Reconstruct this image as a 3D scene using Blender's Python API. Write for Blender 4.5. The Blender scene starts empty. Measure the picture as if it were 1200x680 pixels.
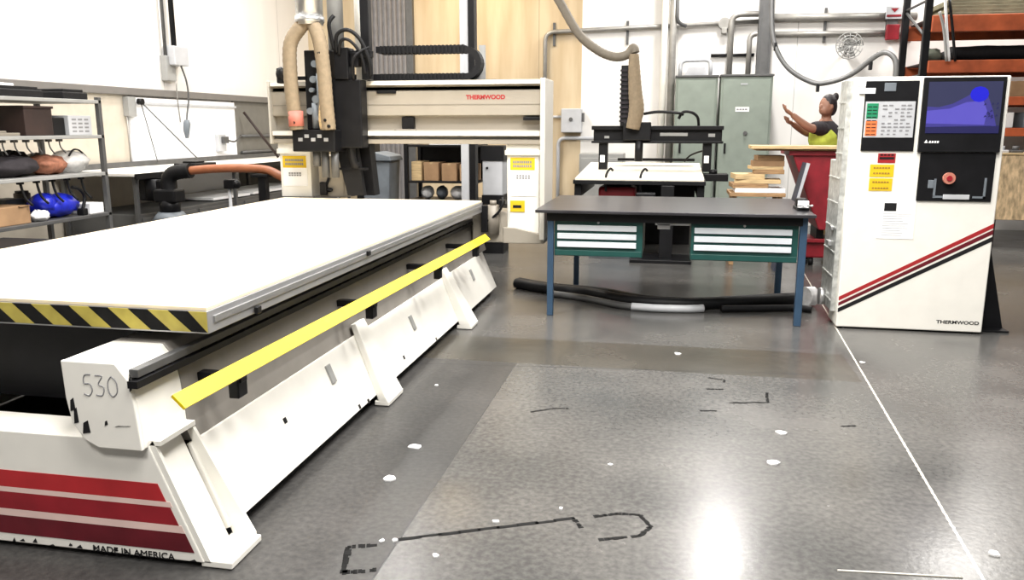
import bpy, bmesh, math, random
from mathutils import Vector, Matrix
random.seed(7)
SC = bpy.context.scene
COL = SC.collection
R = math.radians

# ------------------------------------------------------------------ camera
F = 950.0
cam_d = bpy.data.cameras.new('camera')
cam = bpy.data.objects.new('camera', cam_d)
COL.objects.link(cam)
cam_d.sensor_fit = 'HORIZONTAL'
cam_d.sensor_width = 36.0
cam_d.lens = 36.0 * F / 1200.0
cam_d.clip_start = 0.05
yw = Vector((190 / F, 192 / F, 1.0)).normalized()        # room axes seen from the camera (right, up, forward)
pit = math.atan(192 / F)
zw = Vector((0, math.cos(pit), -math.sin(pit)))
xw = zw.cross(yw)
if xw.x < 0:
    xw = -xw
right = Vector((xw[0], yw[0], zw[0])); up = Vector((xw[1], yw[1], zw[1])); fwd = Vector((xw[2], yw[2], zw[2]))
rot = Matrix((right, up, -fwd)).transposed().to_4x4()
cam.matrix_world = Matrix.Translation((0, 0, 1.55)) @ rot
SC.camera = cam

# ------------------------------------------------------------------ light and exposure
SC.view_settings.view_transform = 'Standard'
SC.view_settings.look = 'None'
SC.view_settings.gamma = 1.0
SC.view_settings.use_curve_mapping = False
SC.view_settings.exposure = 0.2
world = bpy.data.worlds.new('world'); SC.world = world
world.use_nodes = True
world.node_tree.nodes['Background'].inputs[0].default_value = (0.95, 0.97, 1.0, 1)
world.node_tree.nodes['Background'].inputs[1].default_value = 0.06
def area(x, y, z, sx, sy, power, col=(1, 0.97, 0.93), rot=(0, 0, 0)):
    l = bpy.data.lights.new('ceiling_lamp', 'AREA'); l.shape = 'RECTANGLE'
    l.size = sx; l.size_y = sy; l.energy = power; l.color = col
    o = bpy.data.objects.new('ceiling_lamp', l); COL.objects.link(o)
    o.location = (x, y, z); o.rotation_euler = rot
    return o
CEIL = 5.4
for (x, y, w, sx) in [(0.9, 11.8, 210, .35), (-3.9, 10.2, 150, .35), (4.4, 12.0, 160, .35), (0.5, 1.2, 300, 2.6), (0.6, 3.8, 330, 2.6), (0.3, 6.2, 280, 2.2),
                  (-2.4, 4.6, 230, .6), (-5.0, 7.4, 170, .4), (-1.2, -1.2, 230, 1.0)]:  # last entry is an extra lamp added to brighten the machine's front plate
    area(x, y, CEIL - 0.25, sx, 1.2, w)
area(-3.2, 12.4, 4.6, 0.6, 0.6, 45, (1.0, 0.72, 0.36))

# ------------------------------------------------------------------ materials
def nd(nt, t, **kw):
    n = nt.nodes.new(t)
    for k, v in kw.items():
        setattr(n, k, v)
    return n
MATS = {}
def mat(name, col, rough=0.5, metal=0.0, var=0.06, scale=8.0, bump=0.0, emit=None, alpha=1.0, spec=0.5, stretch=None):
    if name in MATS:
        return MATS[name]
    m = bpy.data.materials.new(name); m.use_nodes = True
    nt = m.node_tree; b = nt.nodes['Principled BSDF']
    b.inputs['Roughness'].default_value = rough
    b.inputs['Metallic'].default_value = metal
    b.inputs['Specular IOR Level'].default_value = spec
    tc = nd(nt, 'ShaderNodeTexCoord')
    nz = nd(nt, 'ShaderNodeTexNoise'); nz.inputs['Scale'].default_value = scale; nz.inputs['Detail'].default_value = 5
    if stretch:
        mp = nd(nt, 'ShaderNodeMapping'); mp.inputs['Scale'].default_value = stretch
        nt.links.new(tc.outputs['Object'], mp.inputs[0]); nt.links.new(mp.outputs[0], nz.inputs['Vector'])
    else:
        nt.links.new(tc.outputs['Object'], nz.inputs['Vector'])
    cr = nd(nt, 'ShaderNodeValToRGB')
    cr.color_ramp.elements[0].position = 0.3; cr.color_ramp.elements[1].position = 0.7
    cr.color_ramp.elements[0].color = tuple(max(0, c * (1 - var)) for c in col) + (1,)
    cr.color_ramp.elements[1].color = tuple(min(1, c * (1 + var)) for c in col) + (1,)
    nt.links.new(nz.outputs[0], cr.inputs[0]); nt.links.new(cr.outputs[0], b.inputs['Base Color'])
    if bump:
        bp = nd(nt, 'ShaderNodeBump'); bp.inputs['Strength'].default_value = bump; bp.inputs['Distance'].default_value = 0.01
        nt.links.new(nz.outputs[0], bp.inputs['Height']); nt.links.new(bp.outputs[0], b.inputs['Normal'])
    if emit:
        b.inputs['Emission Color'].default_value = emit[:3] + (1,)
        b.inputs['Emission Strength'].default_value = emit[3]
    if alpha < 1:
        b.inputs['Alpha'].default_value = alpha
    MATS[name] = m
    return m
WHITE = mat('white_paint', (0.80, 0.78, 0.72), 0.4, var=0.03)
CREAM = mat('cream_paint', (0.31, 0.278, 0.228), 0.45, var=0.03)
CREAMD = mat('tan_paint', (0.22, 0.195, 0.16), 0.5, var=0.04)
BLACK = mat('black_steel', (0.006, 0.006, 0.007), 0.45, var=0.3, spec=0.25)
RUBBER = mat('black_rubber', (0.007, 0.007, 0.008), 0.55, var=0.3, scale=30, spec=0.25)
GREY = mat('grey_paint', (0.30, 0.30, 0.29), 0.5, var=0.08)
DGREY = mat('dark_grey_paint', (0.09, 0.09, 0.088), 0.55, var=0.12)
STEEL = mat('brushed_steel', (0.36, 0.36, 0.36), 0.42, 0.7, var=0.15, stretch=(8, 1, 8))
ALU = mat('aluminium_edge', (0.40, 0.40, 0.41), 0.42, 0.6, var=0.12, scale=5)
SILVER = mat('silver_metal', (0.62, 0.62, 0.62), 0.3, 0.8, var=0.1)
FOIL = mat('foil_panel', (0.55, 0.56, 0.54), 0.35, 0.5, var=0.3, scale=22, bump=0.4)
YELLOW = mat('yellow_paint', (0.70, 0.52, 0.003), 0.45, var=0.04)
HYEL = mat('worn_yellow_tape', (0.40, 0.33, 0.06), 0.6, var=0.15, scale=14)
HBLK = mat('worn_black_tape', (0.010, 0.010, 0.010), 0.7, var=0.3, scale=14, spec=0.1)
RED = mat('red_stripe', (0.42, 0.02, 0.025), 0.4, var=0.12)
RED2 = mat('deep_red_stripe', (0.27, 0.012, 0.02), 0.4, var=0.15)
RED3 = mat('maroon_stripe', (0.12, 0.008, 0.015), 0.4, var=0.2)
PINK = mat('pink_stripe', (0.74, 0.55, 0.50), 0.45, var=0.06)
SPOIL = mat('mdf_board', (0.82, 0.71, 0.52), 0.65, var=0.05, scale=3)
TAN = mat('tan_fabric_hose', (0.235, 0.18, 0.115), 0.8, var=0.12, scale=25, bump=0.3)
GREEN = mat('dark_green_steel', (0.008, 0.062, 0.054), 0.45, var=0.1)
BLUE = mat('blue_leg_paint', (0.032, 0.07, 0.125), 0.45, var=0.1)
BENCH = mat('oiled_steel_top', (0.045, 0.043, 0.048), 0.3, 0.3, var=0.35, scale=4, stretch=(1, 6, 1))
DRAW = mat('pale_drawer_front', (0.66, 0.70, 0.74), 0.4, var=0.04)
PAPER = mat('paper', (0.85, 0.85, 0.85), 0.7, var=0.03)
INK = mat('ink', (0.012, 0.012, 0.013), 0.6, var=0.1, spec=0.2)
GINK = mat('grey_ink', (0.22, 0.22, 0.23), 0.6, var=0.1)
LYEL = mat('label_yellow', (0.70, 0.47, 0.01), 0.5, var=0.05)
LOGO = mat('logo_red', (0.34, 0.015, 0.018), 0.5, var=0.05)
EGREEN = mat('switchgear_green', (0.24, 0.28, 0.24), 0.5, var=0.08, scale=6)
PIPE = mat('galvanised_pipe', (0.30, 0.29, 0.27), 0.45, 0.5, var=0.15)
DPIPE = mat('dark_pipe', (0.10, 0.10, 0.10), 0.5, 0.3, var=0.15)
ORANGE = mat('rack_orange', (0.42, 0.09, 0.03), 0.5, var=0.25, scale=6)
HOSEOR = mat('orange_hose_skin', (0.33, 0.115, 0.05), 0.5, var=0.12)
WOOD = mat('raw_lumber', (0.30, 0.18, 0.085), 0.7, var=0.4, scale=6, stretch=(1, 12, 12))
WOODL = mat('pale_lumber', (0.55, 0.40, 0.21), 0.7, var=0.25, scale=6, stretch=(1, 12, 12))
CARD = mat('cardboard', (0.33, 0.20, 0.105), 0.8, var=0.15)
BROWN = mat('dark_brown_box', (0.022, 0.010, 0.008), 0.6, var=0.3)
RUST = mat('rust_cloth', (0.30, 0.12, 0.07), 0.8, var=0.4, scale=20, bump=0.5)
BAGBLUE = mat('blue_plastic', (0.01, 0.02, 0.42), 0.35, var=0.3, scale=15, bump=0.3)
REDP = mat('red_hopper_paint', (0.22, 0.008, 0.016), 0.45, var=0.2)
CLEAR = mat('clear_film', (0.75, 0.75, 0.75), 0.25, var=0.2, scale=18, bump=0.6, alpha=0.6)
GBIN = mat('grey_plastic_bin', (0.14, 0.16, 0.18), 0.5, var=0.15)
GRAYL = mat('light_grey_paint', (0.46, 0.47, 0.49), 0.5, var=0.06)
CHIP = mat('strand_board', (0.60, 0.44, 0.26), 0.8, var=0.45, scale=9, stretch=(3, 3, 1))
SKIN = mat('skin', (0.26, 0.13, 0.085), 0.55, var=0.06)
HAIR = mat('dark_hair', (0.015, 0.01, 0.012), 0.6, var=0.3, scale=40)
HIVIS = mat('hi_vis_fabric', (0.42, 0.50, 0.06), 0.8, var=0.15, scale=20)
DCLOTH = mat('dark_cloth', (0.022, 0.018, 0.022), 0.85, var=0.3, scale=25)
TROU = mat('khaki_cloth', (0.45, 0.33, 0.17), 0.85, var=0.2, scale=25)

# ------------------------------------------------------------------ mesh builder
def catmull(pts, k):
    pts = [Vector(p) for p in pts]
    if k <= 1 or len(pts) < 3:
        return pts
    out = []
    for i in range(len(pts) - 1):
        p0 = pts[max(i - 1, 0)]; p1 = pts[i]; p2 = pts[i + 1]; p3 = pts[min(i + 2, len(pts) - 1)]
        for j in range(k):
            t = j / k
            out.append(0.5 * ((2 * p1) + (p2 - p0) * t + (2 * p0 - 5 * p1 + 4 * p2 - p3) * t * t + (3 * p1 - p0 - 3 * p2 + p3) * t ** 3))
    out.append(pts[-1])
    return out
def wloc(o):
    v = Vector((0, 0, 0))
    while o:
        v += o.location; o = o.parent
    return v
class MB:
    def __init__(s):
        s.bm = bmesh.new()
    def _merge(s, t, m):
        for f in t.faces:
            f.material_index = m
        me = bpy.data.meshes.new('tmp'); t.to_mesh(me); t.free()
        s.bm.from_mesh(me); bpy.data.meshes.remove(me)
        return s
    def _bev(s, t, bev):
        if bev > 0:
            bmesh.ops.bevel(t, geom=list(t.edges), offset=bev, segments=2, affect='EDGES', profile=0.5)
    def box(s, x0, x1, y0, y1, z0, z1, bev=0.0, m=0):
        t = bmesh.new(); bmesh.ops.create_cube(t, size=1.0)
        for v in t.verts:
            v.co = Vector((x0 + (v.co.x + .5) * (x1 - x0), y0 + (v.co.y + .5) * (y1 - y0), z0 + (v.co.z + .5) * (z1 - z0)))
        s._bev(t, bev)
        return s._merge(t, m)
    def obox(s, c, size, rz=0, rx=0, ry=0, bev=0.0, m=0):
        t = bmesh.new(); bmesh.ops.create_cube(t, size=1.0)
        M = Matrix.Translation(c) @ Matrix.Rotation(rz, 4, 'Z') @ Matrix.Rotation(ry, 4, 'Y') @ Matrix.Rotation(rx, 4, 'X')
        for v in t.verts:
            v.co = Vector((v.co.x * size[0], v.co.y * size[1], v.co.z * size[2]))
        s._bev(t, bev)
        for v in t.verts:
            v.co = M @ v.co
        return s._merge(t, m)
    def prism(s, poly, axis, a0, a1, bev=0.0, m=0):
        t = bmesh.new()
        def P(p, a):
            return Vector((p[0], a, p[1])) if axis == 'y' else Vector((a, p[0], p[1])) if axis == 'x' else Vector((p[0], p[1], a))
        A = [t.verts.new(P(p, a0)) for p in poly]; B = [t.verts.new(P(p, a1)) for p in poly]
        n = len(poly)
        t.faces.new(A); t.faces.new(B[::-1])
        for i in range(n):
            t.faces.new((A[i], B[i], B[(i + 1) % n], A[(i + 1) % n]))
        bmesh.ops.recalc_face_normals(t, faces=list(t.faces))
        s._bev(t, bev)
        return s._merge(t, m)
    def tube(s, pts, r, n=10, k=1, m=0, ribs=0.0, flat=None):
        pts = catmull(pts, k)
        rr = r if isinstance(r, (list, tuple)) else None
        t = bmesh.new(); rings = []
        N = len(pts)
        tang = [(pts[min(i + 1, N - 1)] - pts[max(i - 1, 0)]).normalized() for i in range(N)]
        ref = Vector((0, 0, 1)) if abs(tang[0].z) < 0.9 else Vector((1, 0, 0))
        u = (ref - tang[0] * ref.dot(tang[0])).normalized()
        for i in range(N):
            u = (u - tang[i] * u.dot(tang[i])).normalized(); w = tang[i].cross(u)
            if rr:
                f = i / max(N - 1, 1) * (len(rr) - 1); a = int(min(f, len(rr) - 2)); rad = rr[a] + (rr[a + 1] - rr[a]) * (f - a)
            else:
                rad = r
            if ribs and i % 2:
                rad *= (1 - ribs)
            fx, fy = flat or (1, 1)
            rings.append([t.verts.new(pts[i] + u * math.cos(2 * math.pi * j / n) * rad * fx + w * math.sin(2 * math.pi * j / n) * rad * fy) for j in range(n)])
        for i in range(N - 1):
            for j in range(n):
                f = t.faces.new((rings[i][j], rings[i][(j + 1) % n], rings[i + 1][(j + 1) % n], rings[i + 1][j])); f.smooth = True
        t.faces.new(rings[0][::-1]); t.faces.new(rings[-1])
        bmesh.ops.recalc_face_normals(t, faces=list(t.faces))
        return s._merge(t, m)
    def cyl(s, p0, p1, r, n=20, m=0, r2=None):
        return s.tube([p0, p1], [r, r if r2 is None else r2], n=n, m=m)
    def ball(s, c, r, m=0, seg=14):
        t = bmesh.new(); bmesh.ops.create_uvsphere(t, u_segments=seg, v_segments=max(6, seg // 2 + 1), radius=1)
        rx, ry, rz = r if isinstance(r, (list, tuple)) else (r, r, r)
        for v in t.verts:
            v.co = Vector((c[0] + v.co.x * rx, c[1] + v.co.y * ry, c[2] + v.co.z * rz))
        for f in t.faces:
            f.smooth = True
        return s._merge(t, m)
    def ribbon(s, pts, w0, w1, th, axis='y', m=0):
        """flat belt: pts in XZ, thickness th, running from y=w0 to y=w1"""
        N = len(pts); pts = [Vector((p[0], p[1])) for p in pts]; L = []; Q = []
        for i in range(N):
            d = (pts[min(i + 1, N - 1)] - pts[max(i - 1, 0)]).normalized(); nrm = Vector((-d.y, d.x))
            L.append(pts[i] + nrm * th / 2); Q.append(pts[i] - nrm * th / 2)
        t = bmesh.new()
        def V(p, a):
            return t.verts.new((p.x, a, p.y))
        A = [(V(L[i], w0), V(L[i], w1), V(Q[i], w1), V(Q[i], w0)) for i in range(N)]
        for i in range(N - 1):
            for j in range(4):
                t.faces.new((A[i][j], A[i][(j + 1) % 4], A[i + 1][(j + 1) % 4], A[i + 1][j]))
        t.faces.new(A[0]); t.faces.new(A[-1][::-1])
        bmesh.ops.recalc_face_normals(t, faces=list(t.faces))
        return s._merge(t, m)
    def jitter(s, a):
        for v in s.bm.verts:
            v.co += Vector((random.uniform(-a, a), random.uniform(-a, a), random.uniform(-a, a)))
        return s
    def build(s, name, mats, parent=None, origin=None, label=None):
        if not isinstance(mats, (list, tuple)):
            mats = [mats]
        if parent is None:
            if origin is None:
                xs = [v.co for v in s.bm.verts]
                origin = Vector(((min(v.x for v in xs) + max(v.x for v in xs)) / 2, (min(v.y for v in xs) + max(v.y for v in xs)) / 2, min(v.z for v in xs)))
            off = Vector(origin)
        else:
            off = wloc(parent)
        for v in s.bm.verts:
            v.co -= off
        me = bpy.data.meshes.new(name); s.bm.to_mesh(me); s.bm.free()
        for m in mats:
            me.materials.append(m)
        o = bpy.data.objects.new(name, me); COL.objects.link(o)
        if parent is None:
            o.location = off
        else:
            o.parent = parent
        if label:
            o['label'] = label
        return o
def tag(o, label, cat, group=None):
    o['label'] = label; o['category'] = cat
    if group:
        o['group'] = group
    return o
def thing(name, loc, label, cat, group=None):
    o = bpy.data.objects.new(name, None); COL.objects.link(o); o.location = loc; o.empty_display_size = 0.1
    return tag(o, label, cat, group)
def struct(o):
    o['kind'] = 'structure'
    return o
def text(body, size, pos, material, parent, name, depth=0.0015, width=None, bold=0.0):
    """lettering on a wall that faces -Y"""
    c = bpy.data.curves.new('t', 'FONT'); c.body = body; c.size = size; c.extrude = depth; c.offset = bold
    o = bpy.data.objects.new('t', c); COL.objects.link(o)
    bpy.context.view_layer.update()
    me = bpy.data.meshes.new_from_object(o.evaluated_get(bpy.context.evaluated_depsgraph_get()))
    bpy.data.objects.remove(o)
    xs = [v.co.x for v in me.vertices]; w = max(xs) - min(xs)
    kx = (width / w) if width else 1.0
    off = Vector(pos) - wloc(parent)
    for v in me.vertices:
        v.co = Vector(((v.co.x - min(xs)) * kx + off.x, -v.co.z + off.y, v.co.y + off.z))
    me.materials.clear(); me.materials.append(material)
    q = bpy.data.objects.new(name, me); COL.objects.link(q); q.parent = parent
    return q
def copy_tree(o, parent=None):
    c = o.copy(); COL.objects.link(c); c.parent = parent
    for ch in list(o.children):
        copy_tree(ch, c)
    return c

# ------------------------------------------------------------------ setting
def floor_material():
    m = bpy.data.materials.new('polished_concrete'); m.use_nodes = True
    nt = m.node_tree; b = nt.nodes['Principled BSDF']; L = nt.links.new
    b.inputs['Specular IOR Level'].default_value = 0.40
    geo = nd(nt, 'ShaderNodeNewGeometry'); sep = nd(nt, 'ShaderNodeSeparateXYZ'); L(geo.outputs['Position'], sep.inputs[0])
    X, Y = sep.outputs[0], sep.outputs[1]
    def mth(op, a, c=None, d=None):
        n = nd(nt, 'ShaderNodeMath', operation=op)
        for i, v in enumerate((a, c, d)):
            if v is None: continue
            if isinstance(v, (int, float)): n.inputs[i].default_value = v
            else: L(v, n.inputs[i])
        return n.outputs[0]
    def mixc(f, a, bb):
        n = nd(nt, 'ShaderNodeMix', data_type='RGBA')
        L(f, n.inputs[0])
        for i, v in ((6, a), (7, bb)):
            if isinstance(v, tuple): n.inputs[i].default_value = v + (1,)
            else: L(v, n.inputs[i])
        return n.outputs[2]
    n1 = nd(nt, 'ShaderNodeTexNoise'); n1.inputs['Scale'].default_value = 1.3; n1.inputs['Detail'].default_value = 6; L(geo.outputs['Position'], n1.inputs['Vector'])
    n2 = nd(nt, 'ShaderNodeTexNoise'); n2.inputs['Scale'].default_value = 38; n2.inputs['Detail'].default_value = 4; L(geo.outputs['Position'], n2.inputs['Vector'])
    r1 = nd(nt, 'ShaderNodeValToRGB'); r1.color_ramp.elements[0].position = .3; r1.color_ramp.elements[1].position = .75
    r1.color_ramp.elements[0].color = (0.058, 0.058, 0.057, 1); r1.color_ramp.elements[1].color = (0.108, 0.103, 0.098, 1)
    L(n1.outputs[0], r1.inputs[0])
    sp = nd(nt, 'ShaderNodeValToRGB'); sp.color_ramp.elements[0].position = .35; sp.color_ramp.elements[1].position = .72
    sp.color_ramp.elements[0].color = (0.75, 0.75, 0.75, 1); sp.color_ramp.elements[1].color = (1.25, 1.25, 1.22, 1)
    L(n2.outputs[0], sp.inputs[0])
    mul = nd(nt, 'ShaderNodeMix', data_type='RGBA', blend_type='MULTIPLY'); mul.inputs[0].default_value = 1
    L(r1.outputs[0], mul.inputs[6]); L(sp.outputs[0], mul.inputs[7])
    col = mul.outputs[2]
    # slab to the left of the saw joint darkened: reflections painted in, plus its coating
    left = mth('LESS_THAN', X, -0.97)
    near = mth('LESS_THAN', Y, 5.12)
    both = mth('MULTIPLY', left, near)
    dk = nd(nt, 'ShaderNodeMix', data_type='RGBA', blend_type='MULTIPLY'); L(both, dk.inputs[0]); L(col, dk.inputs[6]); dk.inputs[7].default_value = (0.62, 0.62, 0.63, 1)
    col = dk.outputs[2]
    band = mth('MULTIPLY', mth('GREATER_THAN', Y, 5.12), mth('LESS_THAN', Y, 5.75))  # brownish band, likewise reflections and coating put into the colour
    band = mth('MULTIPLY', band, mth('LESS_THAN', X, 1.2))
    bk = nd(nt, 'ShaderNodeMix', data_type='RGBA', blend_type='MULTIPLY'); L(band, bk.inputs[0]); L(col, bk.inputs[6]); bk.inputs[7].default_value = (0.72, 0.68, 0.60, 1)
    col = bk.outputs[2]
    # joints
    def line(a, c, w, col, tone, cond=None):
        f = mth('COMPARE', a, c, w)
        if cond is not None: f = mth('MULTIPLY', f, cond)
        return mixc(f, col, tone)
    xl = mth('MULTIPLY_ADD', Y, -0.0504, X)                       # filled joint, very slightly skew
    wob = mth('MULTIPLY_ADD', n2.outputs[0], 0.012, xl)
    col = line(wob, 0.982, 0.0055, col, (0.62, 0.58, 0.50), mth('GREATER_THAN', Y, 1.0))
    yj = mth('MULTIPLY_ADD', X, -0.094, Y)
    col = line(yj, 5.14, 0.006, col, (0.03, 0.03, 0.03), mth('LESS_THAN', X, 1.2))
    col = line(X, -0.972, 0.004, col, (0.04, 0.04, 0.04), near)
    col = line(Y, 3.82, 0.004, col, (0.06, 0.06, 0.06), mth('MULTIPLY', mth('GREATER_THAN', X, -0.1), mth('LESS_THAN', X, 0.45)))
    L(col, b.inputs['Base Color'])
    rr = nd(nt, 'ShaderNodeMapRange'); rr.inputs[1].default_value = .3; rr.inputs[2].default_value = .7; rr.inputs[3].default_value = .19; rr.inputs[4].default_value = .30
    L(n1.outputs[0], rr.inputs[0])
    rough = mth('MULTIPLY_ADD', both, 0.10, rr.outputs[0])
    L(rough, b.inputs['Roughness'])
    bp = nd(nt, 'ShaderNodeBump'); bp.inputs['Strength'].default_value = .06; bp.inputs['Distance'].default_value = .01
    L(n2.outputs[0], bp.inputs['Height']); L(bp.outputs[0], b.inputs['Normal'])
    return m
def wall_material(name, col, seam_axis, pitch, stain=None):
    m = bpy.data.materials.new(name); m.use_nodes = True
    nt = m.node_tree; b = nt.nodes['Principled BSDF']; L = nt.links.new
    b.inputs['Roughness'].default_value = 0.55
    geo = nd(nt, 'ShaderNodeNewGeometry'); sep = nd(nt, 'ShaderNodeSeparateXYZ'); L(geo.outputs['Position'], sep.inputs[0])
    nz = nd(nt, 'ShaderNodeTexNoise'); nz.inputs['Scale'].default_value = 1.6; nz.inputs['Detail'].default_value = 6
    mp = nd(nt, 'ShaderNodeMapping'); mp.inputs['Scale'].default_value = (2.5, 2.5, .35); L(geo.outputs['Position'], mp.inputs[0]); L(mp.outputs[0], nz.inputs['Vector'])
    cr = nd(nt, 'ShaderNodeValToRGB'); cr.color_ramp.elements[0].position = .35; cr.color_ramp.elements[1].position = .65
    lo = stain or tuple(c * .95 for c in col)
    cr.color_ramp.elements[0].color = lo + (1,); cr.color_ramp.elements[1].color = col + (1,)
    L(nz.outputs[0], cr.inputs[0]); c = cr.outputs[0]
    if pitch:
        md = nd(nt, 'ShaderNodeMath', operation='PINGPONG'); L(sep.outputs[seam_axis], md.inputs[0]); md.inputs[1].default_value = pitch
        lt = nd(nt, 'ShaderNodeMath', operation='LESS_THAN'); L(md.outputs[0], lt.inputs[0]); lt.inputs[1].default_value = .006
        mx = nd(nt, 'ShaderNodeMix', data_type='RGBA'); L(lt.outputs[0], mx.inputs[0]); L(c, mx.inputs[6]); mx.inputs[7].default_value = tuple(x * .6 for x in col) + (1,)
        c = mx.outputs[2]
    L(c, b.inputs['Base Color'])
    return m
XL, XR, YB, YF = -6.2, 7.2, 13.5, -5.0
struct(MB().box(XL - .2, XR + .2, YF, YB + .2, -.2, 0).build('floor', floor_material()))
struct(MB().box(XL - .2, XR + .2, YF, YB + .2, CEIL, CEIL + .2).build('ceiling', mat('ceiling_panel', (.25, .25, .24), .8)))
WW = wall_material('white_wall_panel', (.82, .80, .77), 0, .9)
WC = wall_material('warm_lit_wall_panel', (.60, .49, .33), 0, 1.1, (.47, .36, .22))  # warm light put into the panel colour; the streaks are stains
WL = wall_material('left_wall_panel', (.80, .78, .75), 1, 1.55)
struct(MB().box(-1.5, XR + .2, YB, YB + .2, 0, CEIL).build('wall_back', WW))
struct(MB().box(XL - .2, -1.5, YB, YB + .2, 0, CEIL).build('wall_back_2', WC))
struct(MB().box(XL - .2, XL, YF, YB, 0, CEIL).build('wall_left', WL))
struct(MB().box(XR, XR + .2, YF, YB, 0, CEIL).build('wall_right', mat('right_wall', (.10, .10, .10), .7)))
struct(MB().box(XL, XL + .07, 3.0, YB, 1.90, 1.985, .008).build('trim_1', mat('trim_grey', (.16,.15,.14), .6)))
struct(MB().box(XL, XL + .03, 10.85, YB, 0.0, 1.90).build('trim_3', mat('shaded_wall_grey', (.15, .145, .13), .7, var=.08)))  # shade on the lower wall put into this panel's grey
struct(MB().box(XL, XL + .025, 3.0, 8.5, 0.0, 1.90).build('trim_4', mat('cream_lower_wall', (.52, .47, .39), .6)))
# ribbed metal door behind the gantry
mb = MB(); mb.box(-5.25, -4.42, YB - .06, YB, 0, 4.6)
for i in range(10):
    x = -5.22 + i * .083
    mb.prism([(x, YB - .06), (x + .02, YB - .10), (x + .045, YB - .10), (x + .065, YB - .06)], 'z', 0, 4.6)
struct(mb.build('door_1', mat('ribbed_grey_door', (.22, .21, .21), .5, var=.12)))
struct(MB().box(-4.42, -4.30, YB - .1, YB, 0, 4.6, .01).build('trim_2', DPIPE))

# ------------------------------------------------------------------ big router table
rt = thing('router_machine', (-2.6, 2.4, 0), 'long white and grey flatbed machine with cream bed, gantry bridge and red stripes', 'machine')
def mir(poly):
    return [(-5.2 - x, z) for x, z in poly]
# front plate
fp = [(-1.585, .022), (-1.765, .45), (-1.79, .465), (-3.41, .465), (-3.435, .45), (-3.615, .022)]
fpl = MB().prism(fp, 'y', 2.38, 2.56, .004).build('front_plate', WHITE, rt)
def xe(z):
    return -1.585 - (z - .022) * (.18 / .428)
def stripe(z0, z1, mt, inset, nm):
    pl = [(xe(z0) - inset, z0), (xe(z1) - inset, z1), (-5.2 - xe(z1) + inset, z1), (-5.2 - xe(z0) + inset, z0)]
    MB().prism(pl, 'y', 2.3785, 2.381).build(nm, mt, fpl)
stripe(.312, .246, RED, .035, 'red_stripe')
stripe(.246, .226, PINK, .02, 'pink_stripe')
stripe(.226, .158, RED2, .03, 'red_stripe')
stripe(.158, .130, PINK, .02, 'pink_stripe')
stripe(.130, .058, RED3, .02, 'maroon_stripe')
text('MADE IN AMERICA', .036, (-2.03, 2.379, .022), INK, fpl, 'lettering', width=.33)
MB().box(-3.56, -1.64, 2.60, 7.3, 0, .05).build('base_plinth', BLACK, rt)
# chips in the paint along the bottom edge
mb = MB()
for i in range(14):
    x = random.uniform(-2.5, -1.62); z = .024 + random.uniform(0, .012); w = random.uniform(.006, .03)
    mb.prism([(x, z), (x + w, z), (x + w * .7, z + random.uniform(.004, .018))], 'y', 2.3775, 2.381)
mb.build('paint_chips', INK, fpl)
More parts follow.
